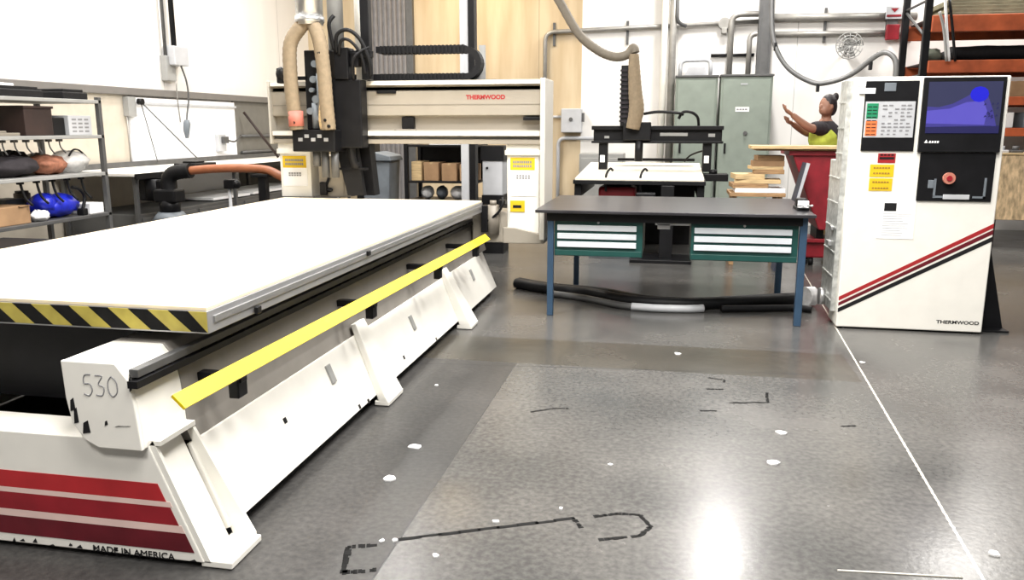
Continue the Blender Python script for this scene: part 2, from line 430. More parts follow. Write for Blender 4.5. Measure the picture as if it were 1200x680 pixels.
# rails beams
BEAMG = mat('shade_grey_beam', (.20, .185, .165), .5, var=.08)  # shade under the bed overhang put into the beam colour
prof = [(-2.05, .757), (-1.84, .757), (-1.795, .70), (-1.78, .62), (-1.765, .445), (-1.935, .445), (-1.985, .47), (-2.03, .53), (-2.045, .62)]
for side in (0, 1):
    pl = prof if not side else mir(prof)
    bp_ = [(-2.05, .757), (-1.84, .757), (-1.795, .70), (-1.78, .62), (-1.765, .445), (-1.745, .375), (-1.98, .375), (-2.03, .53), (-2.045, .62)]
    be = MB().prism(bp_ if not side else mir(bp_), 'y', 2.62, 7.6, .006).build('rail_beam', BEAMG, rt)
    MB().prism(pl, 'y', 2.36, 2.62, .006).build('end_block', WHITE, rt)
    cap = [(x * .0 + x, z) for x, z in pl]
    ec = MB().prism(cap, 'y', 2.345, 2.362, .004).build('end_cap', WHITE, be)
    if not side:
        hwr = MB()
        for pts in ([(.028, .078), (.004, .074), (0, .046), (.022, .044), (.030, .022), (.016, .002), (-.004, .008)], [(.046, .076), (.072, .074), (.056, .046), (.076, .034), (.068, .006), (.044, .006)], [(.108, .076), (.094, .056), (.094, .022), (.108, .004), (.126, .020), (.126, .056), (.108, .076)]):
            hwr.tube([(-1.965 + px, 2.3445, .635 + pz) for px, pz in pts], .0022, n=6, k=5)
        hwr.build('handwriting', GINK, ec)
        mb = MB()
        for (x, z, w, h) in [(-2.03, .575, .02, .05), (-2.02, .53, .018, .06), (-1.99, .495, .03, .05), (-1.90, .53, .012, .02), (-1.86, .53, .06, .004), (-1.79, .66, .008, .06)]:
            mb.prism([(x, z), (x + w, z + .006), (x + w * .8, z + h), (x + w * .2, z + h * .8)], 'y', 2.343, 2.346)
        mb.build('paint_chips', INK, ec)
    s = 1 if not side else -1
    xx = lambda v: v if not side else -5.2 - v
    a, b_ = sorted((xx(-1.79), xx(-1.752)))
    rl = MB(); rl.box(a, b_, 2.335, 7.4, .675, .70)
    for i in range(48):
        y = 2.45 + i * .104
        rl.cyl((xx(-1.772), y, .70), (xx(-1.772), y, .708), .009, n=8)
    rl.build('linear_rail', BLACK, rt)
    a, b_ = sorted((xx(-1.80), xx(-1.764)))
    MB().box(a, b_, 2.36, 7.4, .705, .735, .003).build('gear_rack', DPIPE, rt)
    sk = [(-1.745, .385), (-1.728, .390), (-1.59, .062), (-1.62, .05)]
    MB().prism(sk if not side else mir(sk), 'y', 2.57, 7.36, .003).build('side_skirt', WHITE, rt)
    # corner box at the front and two gussets along the skirt
    def gusset(y0, y1, top, foot, open_front):
        mb = MB()
        T = lambda p: (xx(p[0]), p[1])
        web = [T(q) for q in [(-1.755, .455), (-1.735, .47), (foot, .04), (foot, .022), (-1.585, .022)]]
        yc = (y0 + y1) / 2
        if open_front:
            mb.prism(web, 'y', y1 - .015, y1)
            mb.prism([T(q) for q in [(-1.765, .45), (-1.75, .47), (-1.56, .022), (-1.6, .022)]], 'y', y0, y0 + .015)
        else:
            wd = (y1 - y0)
            V = [(-1.752, .45, wd * .28), (-1.72, .46, wd * .28), (foot, .06, wd * .5), (foot + .02, .022, wd * .5), (-1.575, .022, wd * .5)]
            t = bmesh.new()
            A = [t.verts.new((xx(x), yc - h, z)) for x, z, h in V]; B = [t.verts.new((xx(x), yc + h, z)) for x, z, h in V]
            t.faces.new(A); t.faces.new(B[::-1])
            for i in range(5):
                t.faces.new((A[i], B[i], B[(i + 1) % 5], A[(i + 1) % 5]))
            bmesh.ops.recalc_face_normals(t, faces=list(t.faces)); mb._bev(t, .006); mb._merge(t, 0)
        a, c = sorted((xx(-1.60), xx(foot + .02)))
        mb.box(a, c, y0, y1, .004, .03, .004)
        a, c = sorted((xx(-1.775), xx(-1.72)))
        if open_front:
            mb.box(a, c, y0, y1, .452, .47)
        mb.build('foot_gusset', WHITE, rt)
    gusset(2.385, 2.60, 0, -1.50, True)
    gusset(4.13, 4.38, 0, -1.535, False)
    gusset(5.93, 6.14, 0, -1.50, False)
# bolt holes and dark clips on the skirt
for (y, z) in [(3.75, .30), (5.05, .26), (6.75, .28)]:
    x = -1.59 - (z - .045) * .405 + .004
    MB().obox((x + .004, y, z), (.012, .05, .10), ry=R(-22), bev=.003).build('clip_plate', GREY, rt)
for (y, z) in [(3.9, .075), (4.02, .065), (5.35, .07), (3.2, .25), (4.7, .12)]:
    x = -1.59 - (z - .045) * .405
    MB().obox((x + .002, y, z), (.01, .025, .025), ry=R(-22)).build('bolt_head', BLACK, rt)
# bed
MB().box(-3.3, -1.98, 2.75, 7.0, .46, .805).build('dark_void_block', BLACK, rt)  # black block added so the unlit space under the bed reads black
bed = MB().box(-3.55, -1.65, 2.62, 7.05, .80, .886, .003).build('bed_slab', ALU, rt)
MB().box(-3.545, -1.655, 2.625, 7.045, .886, .90, .002).build('spoil_board', SPOIL, bed)
MB().box(-1.652, -1.644, 2.66, 7.0, .835, .862, .002).build('edge_groove', STEEL, bed)
mb = MB()
x = -3.55; k = 0; w = .083
while x < -1.66:
    x1 = min(x + w, -1.652)
    mb.prism([(min(x + .09, -1.652), .807), (min(x1 + .09, -1.6521), .807), (min(x1, -1.652), .884), (x, .884)], 'y', 2.6165, 2.621, m=k % 2)
    x += w; k += 1
mb.build('hazard_tape', [HYEL, HBLK], bed)
for y in (4.2, 2.95):
    MB().box(-1.646, -1.63, y, y + .035, .80 if y < 3 else .845, .83 if y < 3 else .872, .003).build('edge_latch', BLACK, bed)
# yellow guard strip on black brackets
def gx(y):
    return -1.60 + (y - 2.33) * .1 / 4.0
a = Vector((gx(2.33), 2.33, .632)); b2 = Vector((gx(6.55), 6.55, .636))
t = MB(); d = (b2 - a)
V = []
for p in (a, b2):
    for dx, dz in ((-.018, .034), (.026, -.010), (.018, -.018), (-.026, .026)):
        V.append(t.bm.verts.new(p + Vector((dx, 0, dz))))
for i in range(4):
    t.bm.faces.new((V[i], V[(i + 1) % 4], V[4 + (i + 1) % 4], V[4 + i]))
t.bm.faces.new(V[:4][::-1]); t.bm.faces.new(V[4:])
bmesh.ops.recalc_face_normals(t.bm, faces=list(t.bm.faces))
gs = t.build('guard_strip', YELLOW, rt)
for y in (2.75, 4.1, 5.3, 6.3):
    mb = MB(); mb.box(-1.78, gx(y) - .005, y - .025, y + .025, .58, .615, .004); mb.box(gx(y) - .055, gx(y) - .012, y - .035, y + .035, .52, .60, .005)
    mb.build('strip_bracket', BLACK, rt)

# gantry bridge
YG = 7.1
pr = [(7.05, 1.945), (7.05, 1.905), (7.10, 1.895), (7.10, 1.86), (7.085, 1.855), (7.085, 1.645), (7.15, 1.63), (7.15, 1.52), (7.05, 1.51), (7.05, 1.465), (7.10, 1.46), (7.10, 1.44), (7.07, 1.435), (7.07, 1.395), (7.5, 1.395), (7.5, 1.945)]
gb = MB().prism(pr, 'x', -3.64, -1.135, .003).build('gantry_beam', CREAM, rt)
MB().box(-3.63, -1.14, 7.045, 7.06, 1.908, 1.942).build('top_rail', WHITE, gb)
MB().box(-3.63, -1.14, 7.044, 7.06, 1.468, 1.507).build('lower_rail', WHITE, gb)
MB().box(-3.63, -1.14, 7.082, 7.087, 1.735, 1.741).build('groove', CREAMD, gb)
MB().box(-3.63, -1.14, 7.10, 7.155, 1.862, 1.894).build('shadow_strip', DPIPE, gb)  # dark bar painting the shadow under the top rail
MB().box(-3.63, -1.14, 7.09, 7.14, 1.441, 1.459).build('shadow_strip', DPIPE, gb)  # dark bar painting the shadow beneath the lower rail
MB().box(-2.62, -2.44, 7.07, 7.10, 1.835, 1.865, .003).build('stop_block', BLACK, gb)
mb = MB(); mb.box(-2.40, -2.29, 7.10, 7.16, 1.525, 1.63, .004); mb.box(-2.46, -2.26, 7.06, 7.1, 1.47, 1.525, .01, m=1)
mb.build('sensor_bracket', [BLACK, CREAMD], gb)
MB().box(-1.29, -1.14, 7.08, 7.16, 1.60, 1.63, .003).build('stop_block', BLACK, gb)
text('THERMWOOD', .052, (-1.80, 7.0845, 1.782), LOGO, gb, 'lettering', width=.35, bold=.002)
for x0, x1 in ((-1.135, -1.09), (-3.66, -3.64)):
    MB().box(x0, x1, 7.04, 7.52, .56 if x0 > -2 else 1.39, 1.955, .006).build('end_plate', mat('pale_end_plate', (.55, .52, .46), .45, var=.03), gb)
def leg(x0, x1, zb, lab):
    lg = MB().box(x0 + .015, x1 - .015, 7.12, 7.46, zb, 1.31, .006).build('gantry_leg', WHITE, rt)
    mb = MB(); mb.box(x0, x1, 7.09, 7.48, 1.30, 1.345, .005); mb.box(x0 + .01, x1 - .01, 7.10, 7.47, 1.345, 1.395, .004)
    mb.build('leg_cap', WHITE, lg)
    pl = MB().box(x0 + .04, x1 - .05, 7.115, 7.121, zb + .38 if zb < .7 else 1.0, 1.285, .001).build('warning_placard', PAPER, lg, label='white placard with yellow header')
    MB().box(x0 + .045, x1 - .055, 7.113, 7.116, 1.17, 1.28).build('yellow_header', LYEL, lg)
    mb = MB()
    for z in (1.24, 1.205):
        n = 9; 
        for i in range(n):
            xa = x0 + .07 + i * (x1 - x0 - .15) / n
            mb.box(xa, xa + (x1 - x0 - .15) / n * .75, 7.1115, 7.114, z - .011, z + .011)
    for z in (1.12, 1.10):
        for i in range(5):
            xa = x0 + .10 + i * .026
            mb.box(xa, xa + .018, 7.1125, 7.116, z - .007, z + .007)
    mb.build('placard_print', GINK, lg)
    return lg
lgR = leg(-1.455, -1.135, .56, 'r')
leg(-3.625, -3.29, .90, 'l')
# lower yellow tag, carriage and motor by the right leg
mb = MB(); mb.box(-1.41, -1.28, 7.113, 7.121, .80, .90)
mb.build('yellow_tag', LYEL, lgR)
MB().box(-1.385, -1.31, 7.110, 7.114, .835, .86).build('tag_print', INK, lgR)
car = MB(); car.box(-1.76, -1.44, 7.10, 7.44, .52, .80, .01); car.prism([(-1.47, .52), (-1.10, .52), (-1.10, .60), (-1.36, .66), (-1.47, .66)], 'y', 7.08, 7.48, .006)
car = car.build('gantry_carriage', CREAM, rt)
mb = MB(); mb.cyl((-1.56, 7.08, .60), (-1.56, 7.08, .86), .055); mb.cyl((-1.56, 7.08, .86), (-1.56, 7.08, .90), .03)
mb.build('drive_motor', CREAMD, car)
mb = MB(); mb.box(-1.66, -1.60, 7.02, 7.1, .62, .86, .006); mb.tube([(-1.60, 7.05, .72), (-1.50, 7.02, .80), (-1.46, 7.02, .88), (-1.47, 7.05, .93)], .012, k=5); mb.box(-1.50, -1.44, 7.03, 7.1, .87, .91, .004)
mb.build('limit_switch', BLACK, car)
mb = MB(); mb.box(-3.24, -2.98, 7.14, 7.40, .90, 1.27, .008); mb.prism([(-2.99, .905), (-2.93, .905), (-3.0, 1.26)], 'y', 7.14, 7.4)
iw = mb.build('inner_housing', CREAM, rt)
mb = MB(); mb.box(-3.22, -3.15, 7.10, 7.145, .92, 1.04, .01); mb.cyl((-3.16, 7.12, 1.0), (-3.13, 7.12, 1.08), .012); mb.ball((-3.12, 7.11, .97), (.03, .02, .02))
mb.build('toggle_clamp', BLACK, iw)
# spindle head
hd = MB(); hd.box(-3.30, -2.90, 6.76, 7.04, 1.33, 1.52, .01); hd.box(-3.20, -2.96, 6.86, 7.05, 1.52, 2.20, .01)
hd.box(-2.98, -2.70, 6.90, 7.05, 1.36, 1.95, .01); hd.box(-2.93, -2.80, 6.88, 7.04, 1.95, 2.22, .01)
hd = hd.build('spindle_carriage', BLACK, rt)
for x in (-3.12, -3.04, -2.95):
    MB().cyl((x, 6.86, 1.10 + (.1 if x < -3.1 else 0)), (x, 6.86, 1.34), .035).build('spindle', DPIPE, hd)
mb = MB()
for (x, z, r) in [(-3.14, 1.68, .03), (-3.08, 1.78, .035), (-3.10, 1.95, .03), (-3.06, 1.62, .025), (-3.12, 1.86, .02), (-3.08, 2.08, .03)]:
    mb.cyl((x, 6.865, z), (x, 6.80, z), r, n=12)
mb.cyl((-3.10, 6.83, 1.53), (-3.10, 6.83, 1.75), .03); mb.cyl((-3.06, 6.82, 1.6), (-3.06, 6.82, 2.0), .014)
mb.build('air_fitting', GBIN, hd)
mb = MB()
for i in range(5):
    mb.box(-3.24 + i * .06, -3.20 + i * .06, 6.752, 6.765, 1.42 + .03 * (i % 2), 1.45 + .03 * (i % 2), .002)
mb.build('connector_block', SILVER, hd)
MB().tube([(-3.03, 6.80, 1.52), (-3.04, 6.80, 1.62), (-3.03, 6.81, 1.78), (-3.06, 6.84, 1.9)], .02, k=5).build('wood_tone_hose', WOODL, hd)
for px in ([(-3.11, 6.78, 2.44), (-3.17, 6.76, 2.38), (-3.26, 6.74, 2.24), (-3.275, 6.74, 2.0), (-3.265, 6.74, 1.75), (-3.245, 6.75, 1.52)],
           [(-3.09, 6.78, 2.44), (-3.03, 6.76, 2.36), (-2.985, 6.74, 2.22), (-2.965, 6.74, 2.0), (-2.955, 6.74, 1.75), (-2.945, 6.75, 1.52)]):
    MB().tube(px, .062, n=14, k=10, ribs=.05).build('dust_hose', TAN, hd, label='tan fabric extraction hose')
MB().cyl((-3.245, 6.745, 1.55), (-3.25, 6.745, 1.68), .066).build('red_collar', mat('red_collar', (.50, .16, .12), .6), hd)
mb = MB(); mb.cyl((-3.10, 6.80, 2.40), (-3.10, 6.80, 3.6), .115, n=24); mb.cyl((-3.10, 6.80, 2.42), (-3.10, 6.80, 2.47), .125, n=24)
mb.build('duct_pipe', SILVER, hd, label='silver extraction duct')
mb = MB()
for (x, z) in ((-3.0, 2.16), (-3.26, 1.58), (-2.97, 1.60), (-2.94, 1.55)):
    mb.cyl((x + .02, 6.68, z), (x + .02, 6.70, z), .014, n=8)
mb.build('hose_clip', BLACK, hd)
mb = MB(); mb.ball((-3.40, 6.82, 2.0), (.05, .04, .06)); mb.box(-3.44, -3.38, 6.8, 6.9, 1.92, 2.05, .01); mb.box(-3.40, -3.18, 6.86, 6.9, 1.95, 1.98)
mb.build('side_motor', BLACK, hd)
mb = MB()
for pts, r in [([(-2.90, 6.88, 2.18), (-2.88, 6.85, 2.32), (-2.78, 6.85, 2.36), (-2.68, 6.88, 2.28), (-2.62, 6.92, 2.10), (-2.62, 6.95, 1.98)], .017),
               ([(-2.88, 6.88, 2.16), (-2.84, 6.84, 2.27), (-2.76, 6.84, 2.27), (-2.68, 6.88, 2.16), (-2.66, 6.92, 2.0)], .014),
               ([(-2.92, 6.88, 2.2), (-2.94, 6.83, 2.4), (-2.90, 6.85, 2.48)], .018),
               ([(-2.76, 6.9, 1.95), (-2.74, 6.84, 2.1), (-2.68, 6.86, 2.18), (-2.62, 6.92, 2.22)], .012)]:
    mb.tube(pts, r, n=8, k=6)
mb.build('cable_loop', RUBBER, hd)
mb = MB(); mb.box(-2.80, -2.72, 6.92, 7.02, 2.06, 2.18, .01); mb.box(-2.90, -2.62, 6.94, 7.03, 2.14, 2.20, .005)
mb.build('cable_junction', BLACK, hd)
mb = MB(); mb.box(-2.71, -2.63, 6.96, 7.04, 1.95, 3.6, .006)
mb.build('cable_mast', BLACK, hd)
MB().cyl((-2.985, 7.08, 2.2), (-2.985, 7.08, 3.6), .07).build('grey_duct', GREY, hd)
MB().cyl((-2.80, 7.20, 1.95), (-2.80, 7.20, 3.6), .05).build('white_pole', WHITE, hd)
mb = MB(); mb.prism([(-3.0, 1.38), (-2.80, 1.38), (-2.74, .93), (-2.90, .93)], 'y', 7.0, 7.06); mb.tube([(-2.85, 6.98, 1.9), (-2.84, 6.95, 1.6), (-2.82, 6.97, 1.25), (-2.80, 7.0, 1.2)], .035, k=5)
mb.box(-2.98, -2.72, 6.99, 7.07, 1.16, 1.18)
mb.build('vacuum_shoe', BLACK, hd)
MB().prism([(-2.97, 1.39), (-2.74, 1.39), (-2.70, .92), (-2.88, .92)], 'y', 7.16, 7.30, .005).build('side_frame', BLACK, rt)
# cable chain
path = [(-2.66, 2.225), (-1.83, 2.215)]
for i in range(1, 12):
    a_ = math.pi / 2 - i * math.pi / 12
    path.append((-1.83 + .115 * math.cos(a_), 2.10 + .115 * math.sin(a_)))
path += [(-1.83, 1.982), (-2.90, 1.985)]
ch = MB(); ch.ribbon(path, 7.20, 7.32, .055)
for i in range(22):
    x = -2.62 + i * .036
    ch.box(x, x + .018, 7.19, 7.33, 2.186, 2.256)
    ch.box(x, x + .018, 7.19, 7.33, 1.952, 2.014)
ch.build('cable_chain', RUBBER, rt)
MB().box(-2.9, -1.55, 7.18, 7.34, 1.945, 1.955).build('chain_tray', BLACK, rt)
mb = MB(); mb.prism([(-1.83, 1.96), (-1.68, 1.96), (-1.68, 2.26), (-1.74, 2.26), (-1.72, 2.1)], 'y', 7.33, 7.345)
mb.build('chain_guide', GREY, rt)

# ------------------------------------------------------------------ posts behind the gantry
pt = thing('support_post', (-2.2, 9.0, 0), 'tall grey and black steel post rising behind the bridge right of the ribbed door', 'post')
MB().box(-2.34, -2.24, 8.95, 9.05, 0, 5.0, .008).build('grey_channel', GRAYL, pt)
MB().box(-2.24, -2.17, 8.93, 9.07, 0, 5.0, .006).build('black_channel', BLACK, pt)
MB().box(-2.40, -2.12, 8.9, 9.1, 0, .02, .004).build('base_plate', BLACK, pt)

# ------------------------------------------------------------------ workbench
wb = thing('workbench', (0, 7.2, 0), 'black topped steel workbench with green drawer units and blue legs', 'workbench')
MB().box(-1.075, 1.085, 6.45, 7.9, .865, .89, .004).build('bench_top', BENCH, wb)
mb = MB(); mb.box(-.99, 1.0, 6.52, 6.56, .795, .865); mb.box(-.99, 1.0, 7.80, 7.84, .795, .865); mb.box(-.99, -.95, 6.56, 7.8, .795, .865); mb.box(.96, 1.0, 6.56, 7.8, .795, .865)
mb.build('bench_frame', BLACK, wb)
for x0, x1, y0, y1 in ((-.985, -.935, 6.53, 6.58), (.985, 1.04, 6.53, 6.58), (-.92, -.87, 7.85, 7.90), (.985, 1.04, 7.80, 7.85)):
    MB().box(x0, x1, y0, y1, 0, .865, .004).build('leg', BLUE, wb)
for x0, x1, z0 in ((-.93, -.215, .505), (.165, .98, .50)):
    du = MB(); du.box(x0, x1, 6.56, 7.15, z0, .80, .004)
    du = du.build('drawer_unit', GREEN, wb)
    r = x1 - x0
    for k in range(3):
        zt = .762 - k * .068
        mb = MB(); mb.box(x0 + .025, x1 - .05, 6.538, 6.565, zt - .045, zt, .003)
        mb.build('drawer_front', DRAW, du)
    MB().box(x0 + .005, x1 - .005, 6.548, 6.562, z0 + .005, z0 + .05, .003).build('lower_rail', GREEN, du)
    MB().cyl(((x0 + x1) / 2, 6.55, .783), ((x0 + x1) / 2, 6.562, .783), .01, n=10).build('drawer_lock', SILVER, du)
mb = MB(); mb.box(-.12, .16, 6.60, 6.85, .77, .79, .003); mb.box(-.10, .0, 6.58, 6.62, .74, .775, .004)
mb.build('pull_tray', SILVER, wb)
vs = thing('bench_vise', (1.03, 6.85, .89), 'small black and white vise on the right corner of the workbench', 'vise')
mb = MB(); mb.box(.985, 1.075, 6.75, 7.0, .89, .915, .004); mb.box(.99, 1.07, 6.85, 6.95, .915, .98, .008); mb.build('vise_body', BLACK, vs)
mb = MB(); mb.box(.99, 1.07, 6.74, 6.79, .915, .97, .004); mb.cyl((1.03, 6.66, .94), (1.03, 6.86, .94), .012); mb.build('vise_jaw', PAPER, vs)
mb = MB(); mb.cyl((.98, 6.67, .94), (1.08, 6.67, .94), .007, n=8); mb.ball((.98, 6.67, .94), .01); mb.ball((1.08, 6.67, .94), .01); mb.build('vise_handle', SILVER, vs)

# hoses under the bench
def hose(name, pts, r, mt, label, ribs=0, k=10):
    o = MB().tube(pts, r, n=12, k=k, ribs=ribs).build(name, mt)
    return tag(o, label, 'hose')
hose('cable_hose', [(-1.45, 7.62, .05), (-1.12, 7.42, .05), (-.7, 7.28, .05), (-.3, 7.02, .05), (.15, 6.98, .05), (.55, 7.12, .05), (.95, 7.30, .05), (1.15, 7.38, .05)], .05, RUBBER, 'thick black hose on the floor under the workbench, front of the bundle')
hose('cable_hose', [(-1.45, 7.78, .04), (-1.1, 7.56, .04), (-.6, 7.42, .04), (-.2, 7.16, .04), (.2, 7.12, .04), (.6, 7.28, .04), (1.0, 7.46, .04), (1.18, 7.52, .04)], .04, RUBBER, 'black hose on the floor under the workbench, rear of the bundle')
hose('cable_hose', [(-1.05, 7.28, .032), (-.72, 7.13, .032), (-.45, 6.93, .032), (-.30, 6.86, .032)], .03, DPIPE, 'thin dark cable lying before the thick black hose near the left bench leg')
hose('cable_hose', [(-.30, 6.86, .034), (-.1, 6.83, .034), (.16, 6.85, .034), (.3, 6.90, .034)], .034, GRAYL, 'grey sleeved hose section on the floor in front of the black hose bundle')
hose('cable_hose', [(.45, 6.93, .03), (.7, 6.99, .03), (1.05, 7.08, .03), (1.2, 7.05, .03)], .03, RUBBER, 'thin black cable lying by the right blue bench leg')
o = MB().tube([(1.18, 7.30, .09), (1.21, 7.32, .09), (1.235, 7.33, .09), (1.26, 7.34, .09)], .085, n=14, k=7, ribs=.14).build('ribbed_duct', CLEAR)
tag(o, 'crumpled clear plastic ribbed duct where the hoses meet the control cabinet', 'duct')

# ------------------------------------------------------------------ control console
cc = thing('control_cabinet', (1.82, 6.9, 0), 'white control cabinet with screen, keypad and slanted red and black stripes', 'cabinet')
body = MB().box(1.30, 2.345, 6.53, 6.86, .015, 1.905, .008).build('cabinet_body', WHITE, cc)
MB().box(1.34, 2.30, 6.58, 6.82, 0, .016).build('plinth', BLACK, cc)
mb = MB(); mb.box(1.262, 1.30, 6.60, 6.85, 1.28, 1.89, .006); mb.box(1.262, 1.30, 6.60, 7.06, .12, 1.29, .006)
for i in range(9):
    mb.box(1.255, 1.264, 6.62, 7.04 if i < 6 else 6.84, .2 + i * .19, .21 + i * .19)
mb.build('side_panel', FOIL, cc, label='dented silver side panel')
mb = MB(); mb.cyl((1.26, 6.9, .18), (1.22, 6.9, .18), .07); mb.box(1.235, 1.262, 6.75, 6.85, .62, .66, .004); mb.box(1.24, 1.262, 6.7, 6.76, .75, .78, .004)
mb.build('cable_gland', SILVER, cc)
mb = MB(); mb.prism([(2.345, .84), (2.36, .84), (2.56, .0), (2.345, .0)], 'y', 6.72, 6.75); mb.box(2.35, 2.57, 6.62, 6.86, 0, .015, .003)
mb.build('side_brace', BLACK, cc)
# operator pad
kp = MB().box(1.372, 1.738, 6.518, 6.535, 1.37, 1.875, .004).build('keypad_panel', BLACK, cc)
MB().box(1.38, 1.722, 6.514, 6.519, 1.468, 1.728, .001).build('keypad_sheet', GRAYL, kp)
MB().box(1.39, 1.47, 6.5115, 6.516, 1.605, 1.715, .002).build('green_key', mat('green_key', (.01, .22, .10), .5), kp, label='green key')
MB().box(1.39, 1.47, 6.5115, 6.516, 1.48, 1.59, .002).build('orange_key', mat('orange_key', (.70, .17, .05), .5), kp, label='orange key')
mb = MB()
for i in range(9):
    for j in range(5):
        if random.random() < .8:
            z = 1.70 - i * .026
            mb.box(1.50 + j * .042, 1.50 + j * .042 + random.uniform(.018, .036), 6.512, 6.515, z - .005, z + .005)
mb.build('keypad_print', GINK, kp)
mb = MB()
for i in range(9):
    for j in range(2):
        mb.box(1.395 + j * .036, 1.425 + j * .036, 6.5105, 6.5125, 1.487 + i * .025, 1.493 + i * .025)
mb.build('key_print', INK, kp)
MB().box(1.50, 1.58, 6.512, 6.52, 1.80, 1.86, .003).build('display_window', GBIN, kp)
mb = MB(); mb.box(1.32, 1.48, 6.524, 6.531, 1.84, 1.90); mb.box(1.33, 1.44, 6.515, 6.531, 1.785, 1.825)
mb.build('paper_tag', PAPER, cc)
# monitor
mo = MB(); mo.prism([(6.50, 1.365), (6.53, 1.362), (6.53, 1.897), (6.515, 1.897)], 'x', 1.765, 2.315, .004)
mo = mo.build('monitor', BLACK, cc)
SCRB = mat('screen_slate', (.01, .01, .02), .3, emit=(.03, .033, .075, 1.0))
SCRP = mat('screen_violet', (.01, .01, .02), .3, emit=(.105, .085, .50, 1.0), var=.3)
SCRP2 = mat('screen_indigo', (.01, .01, .02), .3, emit=(.05, .042, .25, 1.0), var=.3)
SCRU = mat('screen_blue', (.01, .01, .02), .3, emit=(.008, .008, .62, 1.0))
SCRD = mat('screen_dusk', (.01, .01, .02), .3, emit=(.012, .011, .075, 1.0))
def fy(z):
    return 6.50 + (z - 1.365) / .532 * .015
def panel(poly, dy, m, mbx):
    t = bmesh.new()
    vs_ = [t.verts.new((x, fy(z) - dy, z)) for x, z in poly]
    f = t.faces.new(vs_); f.normal_update()
    if f.normal.y > 0: f.normal_flip()
    mbx._merge(t, m)
mb = MB()
panel([(1.80, 1.50), (2.29, 1.50), (2.29, 1.865), (1.80, 1.865)], .0035, 0, mb)
panel([(1.80, 1.50), (2.29, 1.50), (2.29, 1.555), (1.80, 1.545)], .0045, 4, mb)
panel([(1.80, 1.545), (2.27, 1.55), (2.24, 1.66), (2.20, 1.76), (2.12, 1.80), (2.05, 1.755), (1.97, 1.71), (1.88, 1.685), (1.80, 1.69)], .0045, 2, mb)
panel([(1.80, 1.57), (2.19, 1.56), (2.20, 1.66), (2.17, 1.73), (2.06, 1.72), (1.95, 1.675), (1.80, 1.66)], .0055, 1, mb)
panel([(2.14 + .062 * math.cos(a * .5236), 1.775 + .055 * math.sin(a * .5236)) for a in range(12)], .0065, 3, mb)
for i in range(12):
    x = random.uniform(2.17, 2.27); z = random.uniform(1.60, 1.70); panel([(x, z), (x + .02, z + .008), (x + .012, z + .02)], .0065, 4, mb)
mb.build('screen', [SCRB, SCRP, SCRP2, SCRU, SCRD], mo)
mb = MB(); panel([(1.80, 1.43), (1.825, 1.43), (1.815, 1.455)], .003, 0, mb)
for i in range(4):
    x = 1.832 + i * .018; panel([(x, 1.43), (x + .013, 1.43), (x + .015, 1.445), (x + .003, 1.445)], .003, 0, mb)
mb.build('maker_mark', PAPER, mo)
# drive recess
rc = MB(); rc.box(1.79, 2.30, 6.517, 6.532, 1.005, 1.36, .004)
rc = rc.build('drive_panel', BLACK, cc)
mb = MB(); mb.cyl((1.995, 6.519, 1.175), (1.995, 6.49, 1.175), .042, n=24); mb.build('knob', mat('knob_rose', (.45, .17, .12), .5), rc)
mb = MB(); mb.cyl((1.995, 6.491, 1.175), (1.995, 6.484, 1.175), .02, n=16); mb.build('knob_button', RED2, rc)
mb = MB(); mb.box(1.97, 2.15, 6.508, 6.52, 1.02, 1.055, .003); mb.build('nameplate', GRAYL, rc)
mb = MB(); mb.box(1.90, 1.915, 6.512, 6.52, 1.04, 1.17); mb.box(1.90, 1.97, 6.512, 6.52, 1.03, 1.045); mb.box(2.24, 2.255, 6.512, 6.52, 1.03, 1.18); mb.box(2.17, 2.255, 6.512, 6.52, 1.03, 1.045); mb.box(1.86, 1.90, 6.512, 6.52, 1.10, 1.16, .003)
mb.build('latch_bar', GBIN, rc)
# labels
lb = MB().box(1.50, 1.622, 6.5265, 6.531, 1.282, 1.352).build('red_label', LOGO, cc)
mb = MB(); mb.box(1.51, 1.612, 6.525, 6.528, 1.308, 1.325)
for i in range(4): mb.box(1.515 + i * .025, 1.533 + i * .025, 6.525, 6.528, 1.335, 1.346)
mb.build('label_print', INK, lb)
lb = MB(); lb.box(1.45, 1.618, 6.5265, 6.531, 1.178, 1.27); lb.box(1.452, 1.615, 6.5265, 6.531, 1.075, 1.168)
lb = lb.build('yellow_label', LYEL, cc)
mb = MB()
for zc in (1.245, 1.205, 1.14, 1.095):
    for i in range(6): mb.box(1.475 + i * .02, 1.49 + i * .02, 6.525, 6.528, zc - .006, zc + .006)
mb.build('label_print', mat('brown_print', (.30, .17, .02), .6), lb)
lb = MB().box(1.535, 1.795, 6.527, 6.531, .715, 1.005).build('notice_sheet', PAPER, cc)
mb = MB(); mb.box(1.575, 1.66, 6.5255, 6.528, .925, .985); mb.build('notice_picture', INK, lb)
mb = MB()
for i in range(10):
    mb.box(1.57, 1.57 + random.uniform(.12, .2), 6.526, 6.5275, .74 + i * .018, .744 + i * .018)
mb.build('notice_print', GRAYL, lb)
# slanted stripes
for z0, z1, za, zb, mt, nm in ((.253, .846, .222, .812, LOGO, 'red_stripe'), (.207, .80, .18, .766, RED3, 'maroon_stripe'), (.162, .748, .128, .712, INK, 'black_stripe')):
    MB().prism([(1.305, z0), (2.342, z1), (2.342, zb), (1.305, za)], 'y', 6.5285, 6.531).build(nm, mt, body)
text('THERMWOOD', .036, (2.02, 6.530, .075), INK, body, 'lettering', width=.30, bold=.001)

